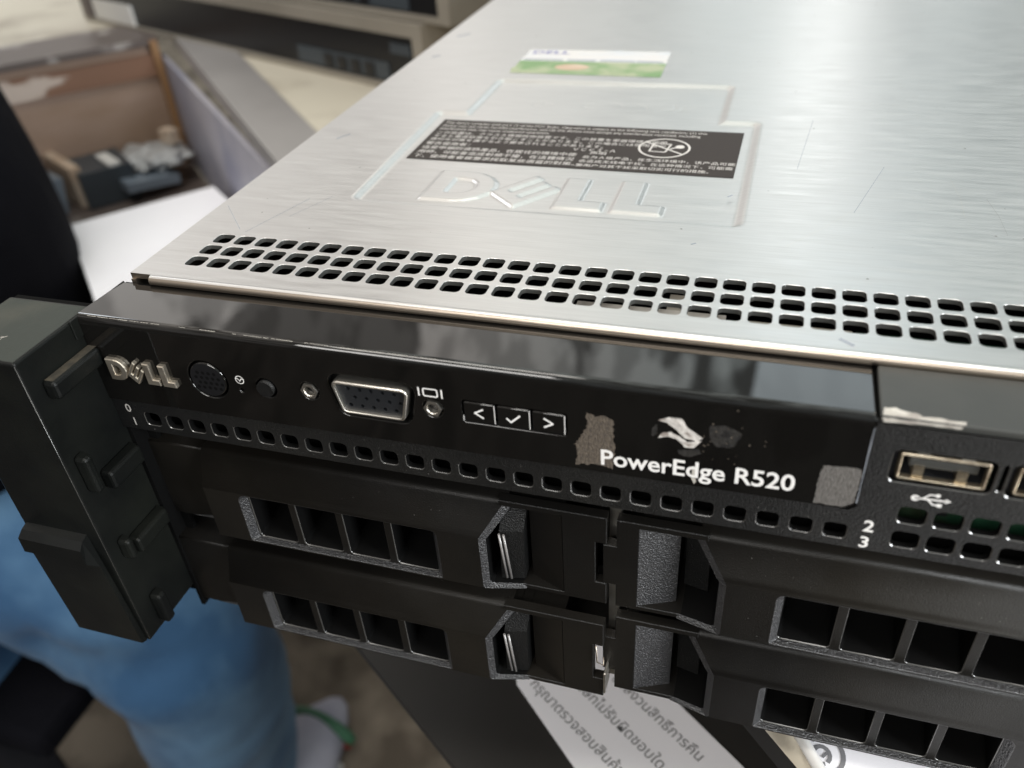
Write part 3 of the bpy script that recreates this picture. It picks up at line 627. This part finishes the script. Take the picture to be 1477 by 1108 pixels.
    C2 = [[T((x, y, z)) for x, y, z in prf], [T((x + 4.8, y + 1.0, z)) for x, y, z in prf]]
    B.strip(C2[0], C2[1], 'matte', False)
    B.strip(C2[0], [T((x, -11, z)) for x, y, z in prf], 'matte', False); B.strip(C2[1], [T((x + 4.8, -11, z)) for x, y, z in prf], 'matte', False)
    for dx in ((0, .95) if col == 0 else ()):
        for (a, b) in (((69.9 + dx, -26.0, -43.2), (70.9 + dx, -26.0, -55.6)),):
            B.tube([T(a), T(b)], .26, 'greyribs' if 'greyribs' in M else 'rough', 8)
    B.build('release_button', body)
    # end tab at the far side
    if col == 0:
        E_ = MB(); tb = [(-13.0, -58.3), (2.0, -58.3), (2.0, -36.0), (-13.0, -36.0)]
        H = FP(-23.6)
        E_.poly([H(offs(tb, -.35))], 'carrier'); E_.strip(H(offs(tb, -.35)), H(tb, .35), 'carrier', True, True); E_.strip(H(tb, .35), H(tb, 10), 'carrier')
        E_.add([T(p) for p in ((-7.5, -23.7, -57.9), (1.6, -23.7, -56.2), (1.6, -23.7, -57.9))], [(0, 1, 2)], 'rough')
        E_.build('end_tab', body)
        if row == 1:
            k_ = MB(); k_.tube([T((89.9, -25.3, -41.5)), T((90.2, -25.6, -46.5)), T((91.6, -25.3, -47.6)), T((91.3, -24.6, -45.8))], .16, 'steel', 6)
            k_.box(91.5, 92.0, -25.4 + dy, -21 + dy, -57.5 + dz, -50.5 + dz, 'bright', .1); k_.build('bent_spring_clip', body)
M['greyribs'] = mat('polished rib edges', (.20, .19, .185), .3, 0, .9, coat=.6)
for row in (0, 1):
    for col in (0, 1): carrier(col, row)

dm = MB(); random.seed(5)                                        # pale dust caught on the black fronts
for k in range(110):
    x = random.uniform(-10, 172)
    if random.random() < .45: y, z = -27.2, random.choice((random.uniform(-29.3, -28.2), random.uniform(-24.2, -22.4))) if x < 133 else random.uniform(-29, -4)
    elif 3 < x < 64 or x > 118: y, z = -27.65, random.uniform(-59, -44)
    else: continue
    if y < -27.5 and (z > -58.0): 
        if 10.6 < x < 57 or x > 122: continue
    r = random.uniform(.025, .06); dm.add([(x - r, y, z), (x, y, z - r), (x + r * 1.3, y, z), (x, y, z + r)], [(0, 1, 2, 3)], 'greyprint')
for k in range(34):
    x = random.choice((random.uniform(4, 62), random.uniform(118, 172))); t = random.random(); y = -24.8 - 2.1 * t; z = -36.3 - 5.7 * t
    r = random.uniform(.025, .06); dm.add([(x - r, y - .05, z), (x, y - .05 - .3 * r, z - r), (x + r, y - .05, z), (x, y - .05 + .3 * r, z + r)], [(0, 1, 2, 3)], 'greyprint')
dmo = dm.build('dust_specks', srv); dmo['kind'] = 'stuff'
# ---- rack ear
er = MB()
EX0, EX1, EYF, EYB = -33.5, -13.3, -43.9, -23
def ebox(mb, x0, x1, y0, y1, z0, z1, m, b): mb.box(x0, x1, y0, y1, z0, z1, m, b)
ebox(er, EX0, EX1, EYF, EYB, -81.2, -2.0, 'earm', .5)
er.add([(EX0 + .6, EYF + .6, -1.97), (EX1 - .6, EYF + .6, -1.97), (EX1 - .6, EYB - .6, -1.97), (EX0 + .6, EYB - .6, -1.97)], [(0, 1, 2, 3)], 'dust')
ebox(er, -13.3, -12.9, -29.5, -13, -6, -1.8, 'earm', .15)
ear = er.build('rack_ear', srv)
we = MB(); we.tube([(EX1 - .16, EYF + .16, -2.6), (EX1 - .16, EYF + .16, -80.6)], .07, 'edge', 6); we.build('edge_wear_and_glint', ear)  # thin pale tube stands in for the highlight on the ear bevel
scp = MB()
for k in range(46):
    x = -24 - random.random() ** 1.3 * 9.0 + 1.8; y = -37.5 + random.uniform(-1.4, 1.4)
    a = random.uniform(.2, 1.2); l = random.uniform(.3, 1.0)
    strokes(scp, TP(-1.95), [(x, y), (x + l * math.cos(a), y + l * math.sin(a))], random.uniform(.07, .16), 'scrape', h=.0 + k * .0006)
scp.build('scuff_marks', ear)
for (y0, y1, z0, z1, zz) in ((-40.5, -27.6, -12.3, -8.3, 0), (-41.6, -39.4, -35.6, -26.4, 0), (-37.5, -27.6, -38.2, -33.6, 0), (-40.9, -39.0, -56.0, -50.6, 0), (-38.2, -27.6, -56.8, -52.6, 0), (-39.6, -36.9, -79.2, -70.2, 0)):
    pg = MB(); pg.box(EX1, EX1 + 3.0, y0, y1, z0, z1, 'earm', .7)
    pg.add([(EX1 + .3, y0 + .7, z1 + .02), (EX1 + 2.3, y0 + .7, z1 + .02), (EX1 + 2.3, y1, z1 + .02), (EX1 + .3, y1, z1 + .02)], [(0, 1, 2, 3)], 'litpeg' if z1 > -20 else 'earm')
    pg.build('locking_peg', ear)
lv = MB()                                                            # slam latch handle on the ear
prof_ = [(-43.9, -46.4), (-45.6, -46.9), (-47.0, -48.4), (-47.2, -52.3), (-46.0, -53.6), (-45.3, -80.6), (-43.9, -81.3)]
n_ = len(prof_)
La = [(EX0 + 1.0 - (.4 if i in (2, 3) else 0), y, z) for i, (y, z) in enumerate(prof_)]; Lb = [(-16.5 + (2.2 if i >= 4 else 0), y, z) for i, (y, z) in enumerate(prof_)]
lv.strip(La, Lb, 'earm', False, False); lv.add(La, [tuple(range(n_))], 'earm'); lv.add(Lb, [tuple(range(n_))], 'earm'); lv.build('latch_handle', ear)

# ================================================================ SURROUNDINGS
TZ = -95.0; FZ = -745.0
# floor
fl = MB(); fl.add([(-6000, -330, FZ), (6000, -330, FZ), (6000, 9000, FZ), (-6000, 9000, FZ)], [(0, 1, 2, 3)], 'floor')  # floor cut short so the glossy front reflects darkness
fo = fl.build('floor'); fo['kind'] = 'structure'
# table with metal edging: its edge runs from lower right to upper left
A_ = Vector((148, -44)); B_ = Vector((-420, 540)); dd_ = (B_ - A_).normalized(); nn = Vector((-dd_.y, dd_.x))   # nn points out over the edge
if nn.x > 0: nn = -nn
K1 = Vector((-425, 517)); K0 = Vector((-511, 424)); ke = (K1 - K0).normalized(); K0 = K1 - ke * 330; kn = Vector((ke.y, -ke.x))
tb = empty('table', (400, 500, FZ), 'large cream laminate table with grey metal edging under the steel server', 'table')
t1 = MB(); tp_ = [(A_ + (-dd_) * 260), B_, K1 - kn * 77 + ke * 14, K0 - kn * 77 - ke * 300, Vector((-1500, 700)), Vector((-900, 1400)), Vector((1100, 1500)), Vector((1300, -200))]
def slab(mb, pts, z0, z1, m, ms=None):
    pts = [(p[0], p[1]) for p in pts]; mb.poly([[(x, y, z1) for x, y in pts]], m); mb.poly([[(x, y, z0) for x, y in pts]], m)
    mb.strip([(x, y, z1) for x, y in pts], [(x, y, z0) for x, y in pts], ms or m)
slab(t1, [p if i else p for i, p in enumerate(tp_)], TZ - 7, TZ, 'cream', 'blackcase'); t1.build('tabletop', tb)  # black side stands for the shadow along the table edge
t2 = MB(); S_ = A_ + dd_ * 190
slab(t2, [S_ - nn * 26, S_ + nn * 6, B_ + nn * 6, B_ - nn * 30], TZ + .3, TZ + 3.0, 'rail')
slab(t2, [S_ + nn * 4, S_ + nn * 6, B_ + nn * 6, B_ + nn * 4], TZ - 7, TZ + .3, 'rail'); t2.build('metal_edging', tb)
for (x, y) in ((260, 20), (1050, 0), (-250, 700), (900, 1300)):
    t3 = MB(); t3.box(x - 25, x + 25, y - 25, y + 25, FZ, TZ - 7, 'rail'); t3.build('leg', tb)

# open tray beside the table edge
bx = empty('open_tray', (-420, 360, -200), 'open wooden tray with brown back board and dark metal rim, left of the table edge', 'tray')
K1 = Vector((-425, 517)); K0 = Vector((-511, 424)); ke = (K1 - K0).normalized(); K0 = K1 - ke * 330; kn = Vector((ke.y, -ke.x))  # kn towards the camera
b1 = MB()
slab(b1, [K0, K1, K1 - kn * 75 + ke * 14, K0 - kn * 75 + ke * 14], TZ - 4, TZ + 1.5, 'darkpanel'); b1.build('rim_panel', bx)
def wall(mb, p, q, z0, z1, th, m):
    n = Vector((-(q - p).normalized().y, (q - p).normalized().x)) * th
    slab(mb, [p, q, q + n, p + n], z0, z1, m)
b2 = MB(); wall(b2, K0 - kn * 8, K1 - kn * 8, -208, TZ - 5, 8, 'wood'); b2.build('back_board', bx)
b3 = MB(); wall(b3, K0 - kn * 4.5, K1 - kn * 4.5, -126, -107, 3.5, 'wooddark'); wall(b3, K0 - kn * 4.5, K1 - kn * 4.5, -208, -191, 3.5, 'woodedge'); b3.build('batten', bx)
b4 = MB(); e1 = A_ + dd_ * 395 + nn * 3; wall(b4, e1, K1 - kn * 10, -208, TZ - 14, -4, 'lilac'); b4.build('side_panel', bx)
b5 = MB(); slab(b5, [K0 - kn * 8, K1 - kn * 8, Vector((-146, 236)), Vector((-250, 190)), Vector((-330, 230)), Vector((-430, 260))], -212, -208, 'darkpanel'); b5.build('tray_base', bx)
b6 = MB(); b6.obox((K1.x - 4 * ke.x, K1.y - 4 * ke.y, -145), (ke.x, ke.y, 0), (kn.x, kn.y, 0), (0, 0, 1), 3, 5, 50, 'woodedge'); b6.build('corner_batten', bx)
b7 = MB(); pk = K1 - ke * 168 + kn * 2; b7.cyl((pk.x, pk.y, -106), (.1, -.1, 1), 4.5, 4.5, 16, 'white', 12); b7.build('bolt', bx)
def P2(a, b): return K1 - ke * a + kn * b       # a back along the board, b towards the viewer
def blockthing(name, a, b, la, lb_, z0, z1, rot, m, label, cat, tilt=0):
    mb = MB(); c = P2(a, b); ax = Vector((ke.x, ke.y, 0)); ax.rotate(Matrix.Rotation(rot, 3, 'Z')); ay = Vector((-ax.y, ax.x, 0)); az = Vector((0, 0, 1))
    if tilt: ax.rotate(Matrix.Rotation(tilt, 3, ay)); az.rotate(Matrix.Rotation(tilt, 3, ay))
    mb.obox((c.x, c.y, (z0 + z1) / 2), ax, ay, az, la / 2, lb_ / 2, (z1 - z0) / 2, m)
    o = mb.build(name); tag(o, label, cat); return o
blockthing('cardboard_piece', 178, 44, 34, 54, -207, -172, .5, 'tan', 'crumpled tan cardboard piece in the tray beside the black sleeve', 'cardboard', .2)
blockthing('foil_pouch', 136, 26, 24, 60, -207, -176, .3, 'mirrorblue', 'blue grey plastic sleeve lying in the tray below the brown board', 'sleeve', .15)
blockthing('plastic_block', 110, 22, 9, 62, -207, -172, .25, 'tan', 'thin brown strip standing between grey and black items in the tray', 'strip')
blockthing('adapter', 82, 34, 44, 50, -207, -176, .1, 'slate', 'dark slate power adapter box in the middle of the tray', 'adapter')
blockthing('white_tag', 74, 40, 10, 34, -175.8, -173.5, .2, 'white', 'small white tag lying on the dark adapter in the tray', 'tag')
blockthing('plastic_wrap', 152, 58, 40, 26, -196, -182, .9, 'white', 'bright white plastic wrap beside the black shirt, left in the tray', 'wrap', .2)
blockthing('grey_card', 48, 58, 46, 26, -198, -190, .2, 'mirrorblue', 'flat blue grey card just above the blank white sheet in the tray', 'card', .1)
blockthing('orange_cap', 17, 28, 10, 15, -176, -164, .5, 'tan', 'small orange tan cap in the right corner of the tray', 'cap')
mb = MB(); bm = bmesh.new(); bmesh.ops.create_icosphere(bm, subdivisions=4, radius=1)
for v in bm.verts:
    q = v.co.copy(); f = 1 + .22 * math.sin(7 * q.x + 3 * q.y) * math.cos(5 * q.y - 4 * q.z) + .1 * math.sin(17 * q.x - 9 * q.z); v.co = Vector((q.x * 34 * f, q.y * 26 * f, q.z * 8 * f))
cc = P2(36, 30); bm.verts.index_update()
mb.add([(v.co.x + cc.x, v.co.y + cc.y, v.co.z - 184) for v in bm.verts], [tuple(v.index for v in f.verts) for f in bm.faces], 'silver', True); bm.free()
tag(mb.build('antistatic_bag'), 'crumpled shiny silver bag in the right rear of the tray', 'bag')
sh = MB(); Q = [(-218, 256), (-278, 196), (-230, 60), (-110, 120), (-110, 200)]
# white sheet on the tray contents (traced corners at its own height)
def at_z(pts, z0, z1):   # move points measured at height z0 along the sight line from a fixed viewpoint is avoided: direct coordinates
    return pts
pq = [Vector((-380, 310)), Vector((-310, 393)), Vector((-175, 285)), Vector((-262, 200))]
slab(sh, pq, -173.5, -172.5, 'paper'); tag(sh.build('paper_sheet'), 'large blank white sheet lying across the open tray', 'paper')
# ---- two slim servers stacked at the back
F0 = Vector((-553, 584)); F1 = Vector((-110, 387)); fx = (F1 - F0).normalized(); fn = Vector((-fx.y, fx.x))
if fn.y < 0: fn = -fn
def back_server(z0, s0, length, label, lab=False, setback=0):
    o = empty('slim_server', (F0.x + 230, F0.y + 50, z0), label, 'server', 'slim rack servers stacked at the back of the table')
    def W(s, d, z): p = F0 + fx * (s + s0) + fn * (d + setback); return (p.x, p.y, z)
    def bb(mb, a, b, d0, d1, za, zb_, m):
        vs = [W(x, y, z) for x in (a, b) for y in (d0, d1) for z in (za, zb_)]
        mb.add(vs, [(0, 1, 3, 2), (4, 6, 7, 5), (0, 4, 5, 1), (2, 3, 7, 6), (0, 2, 6, 4), (1, 5, 7, 3)], m)
    H = 46
    mb = MB(); bb(mb, 0, length, 3, 640, z0, z0 + H, 'beige'); mb.build('case', o)
    mb = MB(); bb(mb, 0, length, -3, 3, z0 + H - 9, z0 + H, 'beige'); bb(mb, 0, length, -3, 3, z0, z0 + 3.5, 'beige'); bb(mb, length - 10, length, -3, 3, z0 + 3.5, z0 + H - 9, 'beige'); bb(mb, 0, 16, -3, 3, z0 + 3.5, z0 + H - 9, 'darkpanel'); mb.build('front_frame', o)
    mb = MB(); bb(mb, 16, length - 10, 1.2, 2.9, z0 + 3.5, z0 + H - 9, 'backblack'); bb(mb, 340, length - 40, .2, 1.2, z0 + 5, z0 + 17, 'slate'); mb.build('front_bezel', o)
    for k in range(4):
        mb = MB(); bb(mb, 372 + k * 15, 382 + k * 15, -.6, .2, z0 + 6, z0 + 15, 'backblack'); mb.build('network_port', o)
    mb = MB(); bb(mb, length - 36, length - 16, .2, 1.2, z0 + 24, z0 + 31, 'slate'); mb.build('drive_latch', o)
    if lab:
        mb = MB(); bb(mb, 21, 94, -1.2, 1.1, z0 + 3.6, z0 + 21, 'white'); mb.build('paper_label', o)
    return o
back_server(TZ + .3, 0, 482, 'slim black fronted server resting on the cream table, white label at its left end', True)
back_server(TZ + 47, 0, 505, 'slim server stacked on top of another one, cut off by the picture top', False, 4)

# ---- things under the front of the server
l1a, l1b = Vector((10.2, 5.4)), Vector((47.8, -20.1)); ld = (l1b - l1a).normalized(); PZ = -150
bench = empty('bench', (200, 0, FZ), 'low black steel bench tucked under the table, carrying the printed paper', 'bench')
bc = MB(); slab(bc, [l1a - ld * 45, l1b + ld * 200, Vector((330, -140)), Vector((330, 90)), Vector((20, 90))], PZ - 5, PZ - 1.0, 'blackcase'); bc.build('bench_top', bench)
for (x, y) in ((150, -60), (300, -60), (150, 70), (300, 70)):
    bc = MB(); bc.box(x - 12, x + 12, y - 12, y + 12, FZ, PZ - 5, 'blackcase'); bc.build('leg', bench)
pp_ = empty('printed_paper', (95, -20, PZ - 1), 'white paper with slanting lines of grey text, lying on the black bench', 'paper')
ps_ = MB(); slab(ps_, [(56.2, 10.8), (80.3, -11.4), (150, -76), (200, -56), (126, .85), (106.8, 15.4), (80, 36), (50, 30), (53.5, 19)], PZ - .9, PZ - .4, 'paper'); ps_.build('sheet', pp_)
ang = math.atan2(-17.5, 25.5)
th = ['กรุณาตรวจสอบสินค้า', 'บริษัทไม่รับผิดชอบใด', 'ขอสงวนสิทธิ์การคืน']
for k, s_ in enumerate(th):
    pt_ = MB(); text(pt_, s_, TP(PZ - .3), 60.0 + k * 12.0, 11.6 + k * 4.0, 4.6, 'ink', .02, rot=ang); pt_.build('text_line', pp_)

p2 = empty('ringed_flyer', (150, -30, TZ + .3), 'white flyer with thick black ring marks on the cream table', 'flyer')
a2 = MB(); slab(a2, [(131, -12), (150, -70), (260, -60), (240, 20), (140, 20)], TZ + .2, TZ + .7, 'paper'); a2.build('sheet', p2)
a3 = MB()
strokes(a3, TP(TZ + .8), arc(139.0, -24.8, 3.6, 4.2, -70, 140, 16), 1.0, 'ink'); strokes(a3, TP(TZ + .82), arc(138.2, -25.2, 1.7, 2.0, -40, 290, 14), .9, 'ink'); strokes(a3, TP(TZ + .84), [(138.4, -25.6), (139.2, -24.6)], .6, 'ink')
strokes(a3, TP(TZ + .8), arc(133.2, -18.9, 1.6, 1.9, -150, 60, 12), 1.0, 'ink')
a3.build('ring_marks', p2)
cbl = MB(); cbl.tube([(130.5, -17.5, TZ + 2), (134, -23.5, TZ + 2.3), (139, -32, TZ + 2.6), (147, -44, TZ + 2.6)], 1.3, 'white', 10); tag(cbl.build('white_tube'), 'thin white plastic tube lying along the flyer edge', 'tube')

# ---- person on a low stool
def skin_body(name, joints, edges, parent, mats, split=None, root=0):
    me = bpy.data.meshes.new(name); org = ORG[parent.name] if parent else Vector((0, 0, 0))
    me.from_pydata([((Vector(j[0]) - org) * MM)[:] for j in joints], edges, []); o = bpy.data.objects.new(name, me); COL.objects.link(o)
    md = o.modifiers.new('s', 'SKIN'); md.use_smooth_shade = True
    for i, j in enumerate(joints):
        r = j[1]; r = (r, r) if not isinstance(r, tuple) else r
        me.skin_vertices[0].data[i].radius = (r[0] * MM, r[1] * MM)
    me.skin_vertices[0].data[root].use_root = True
    sb = o.modifiers.new('u', 'SUBSURF'); sb.levels = sb.render_levels = 3
    dg = bpy.context.evaluated_depsgraph_get(); nm = bpy.data.meshes.new_from_object(o.evaluated_get(dg)); bpy.data.objects.remove(o)
    nm.name = name
    ob = bpy.data.objects.new(name, nm); COL.objects.link(ob); ob.parent = parent; ORG[ob.name] = org
    nm.materials.clear()
    for m_ in mats: nm.materials.append(M[m_])
    if split:
        for p in nm.polygons: c = Vector(p.center) / MM + org; p.material_index = split(c)
    if name == 'jeans':
        from mathutils import noise as mnz
        for v in nm.vertices:
            q = v.co * 9; f = mnz.noise(Vector((q.x * .8 + q.z * 1.5, q.y * .8, q.z * 2.2 - q.x * .9))); g = mnz.noise(v.co * 45)
            wp = v.co / MM + org; dmin = 1e9
            for a_, b_ in (((-310, 95, -372), (-241, 101, -384)), ((-241, 101, -384), (-196, 122, -366)), ((-185, 150, -370), (-190, 125, -395))):
                a_, b_ = Vector(a_), Vector(b_); t_q = max(0, min(1, (wp - a_).dot(b_ - a_) / (b_ - a_).length_squared)); dmin = min(dmin, (wp - a_ - (b_ - a_) * t_q).length)
            v.co -= v.normal * (.011 * math.exp(-(dmin / 15) ** 2)) - v.normal * (.003 * math.exp(-((dmin - 30) / 14) ** 2))
            v.co += v.normal * (.004 * f - .003 * max(0, 1 - abs(f) * 8) + .002 * g)
    for p in nm.polygons: p.use_smooth = True
    return ob
per = empty('person', (-500, 150, FZ), 'person in black shirt and blue jeans sitting on a low stool, head out of view', 'person')
H0 = (-530, 150, -330)
J = [((-480, 175, -315), 118), ((-400, 178, -330), 90), ((-330, 165, -352), 80), ((-245, 156, -405), 68), ((-262, 158, -500), 66), ((-285, 170, -600), 62), ((-300, 200, -690), 56),
     ((-520, 60, -330), 110), ((-455, -20, -350), 88), ((-395, -40, -395), 72), ((-415, -30, -520), 64), ((-430, -10, -690), 56)]
skin_body('jeans', J, [(0, 1), (1, 2), (2, 3), (3, 4), (4, 5), (5, 6), (0, 7), (7, 8), (8, 9), (9, 10), (10, 11)], per, ['jeans'])
B_J = [((-470, 150, -300), (120, 125)), ((-388, 190, -190), (134, 125)), ((-455, 215, -50), (138, 120)), ((-500, 225, 70), (130, 100)), ((-520, 215, 150), 52), ((-518, 210, 200), 50), ((-510, 200, 270), 78), ((-508, 198, 340), 76),
       ((-530, 350, 80), 52), ((-660, 400, -60), 44), ((-640, 300, -190), 36), ((-590, 240, -250), 26),
       ((-540, 60, 80), 52), ((-560, 0, -60), 44), ((-510, -40, -190), 36), ((-470, -30, -240), 26)]
body = skin_body('body', B_J, [(0, 1), (1, 2), (2, 3), (3, 4), (4, 5), (5, 6), (6, 7), (3, 8), (8, 9), (9, 10), (10, 11), (3, 12), (12, 13), (13, 14), (14, 15)], per, ['blackcloth', 'skin'],
                 lambda c: 1 if (c.z > 135 or (c.z < -200 and c.x < -600) or (c.z < -205 and c.y < 0 and c.x > -510)) else 0)
hr = MB(); bm = bmesh.new(); bmesh.ops.create_icosphere(bm, subdivisions=3, radius=1)
vs = [(-514 + v.co.x * 90, 196 + v.co.y * 88, 335 + v.co.z * 88) for v in bm.verts]; bm.verts.index_update()
hr.add(vs, [tuple(v.index for v in f.verts) for f in bm.faces if vs[f.verts[0].index][2] > 315], 'hair', True); bm.free(); hr.build('hair', per)
def shoe(c, ang_, lb):
    s = MB(); bm = bmesh.new(); bmesh.ops.create_uvsphere(bm, u_segments=24, v_segments=16, radius=1); bm.verts.index_update(); out = []
    for v in bm.verts:
        x, y, z = v.co; wv = 50 * (1 - .25 * max(0, x)); hh = 46 - 16 * x if x > -.2 else 50
        q = Vector((x * 130, y * wv, max(z * hh, -28))); q.rotate(Matrix.Rotation(ang_, 3, 'Z')); out.append((c[0] + q.x, c[1] + q.y, FZ + 28 + q.z))
    s.add(out, [tuple(v.index for v in f.verts) for f in bm.faces], 'shoe', True); bm.free(); o = s.build('shoe', per)
    t = MB(); q = Vector((10, 0, 0)); q.rotate(Matrix.Rotation(ang_, 3, 'Z'))
    ax = Vector((math.cos(ang_), math.sin(ang_), 0)); ay = Vector((-ax.y, ax.x, 0))
    t.tube([Vector((c[0], c[1], FZ + 22)) + ax * 92 + ay * (math.sin(k) * 40) + Vector((0, 0, math.cos(k) * 27)) for k in [i * .26 - 1.3 for i in range(11)]], 6, 'shoegreen', 8); t.build('shoe_trim', o)
shoe((-282, 178, 0), 1.42, ''); shoe((-440, 10, 0), -.1, '')
stl = empty('stool', (-540, 130, FZ), 'low black stool under the seated person in blue jeans', 'stool')
q_ = MB(); q_.box(-660, -322, 66, 270, -466, -440, 'blackcloth', 8); q_.build('seat', stl)
for (x, y) in ((-630, 96), (-430, 96), (-630, 240), (-430, 240)):
    q_ = MB(); q_.box(x - 22, x + 22, y - 22, y + 22, FZ, -460, 'backblack', 4); q_.build('leg', stl)
# litter on the floor
for (x, y, r, m_, lb) in ((-245, 272, 4, 'red', 'small red plastic cap on the concrete floor right of the shoe'), (-242, 248, 4, 'white', 'small white scrap on the floor just below the red cap'), (-190, 245, 8, 'white', 'pale crumb on the bare floor farther right of the red cap'), (-225, 420, 20, 'mirrorblue', 'crumpled grey plastic bit on the floor below the lower drive grille'), (-560, 75, 12, 'white', 'small white scrap on the floor between the legs of the jeans')):
    q_ = MB(); l = jag(circle(x, y, r, 7), 1, r * .3); slab(q_, l, FZ + .5, FZ + 4, m_); tag(q_.build('floor_scrap'), lb, 'scrap', 'scraps on the floor')
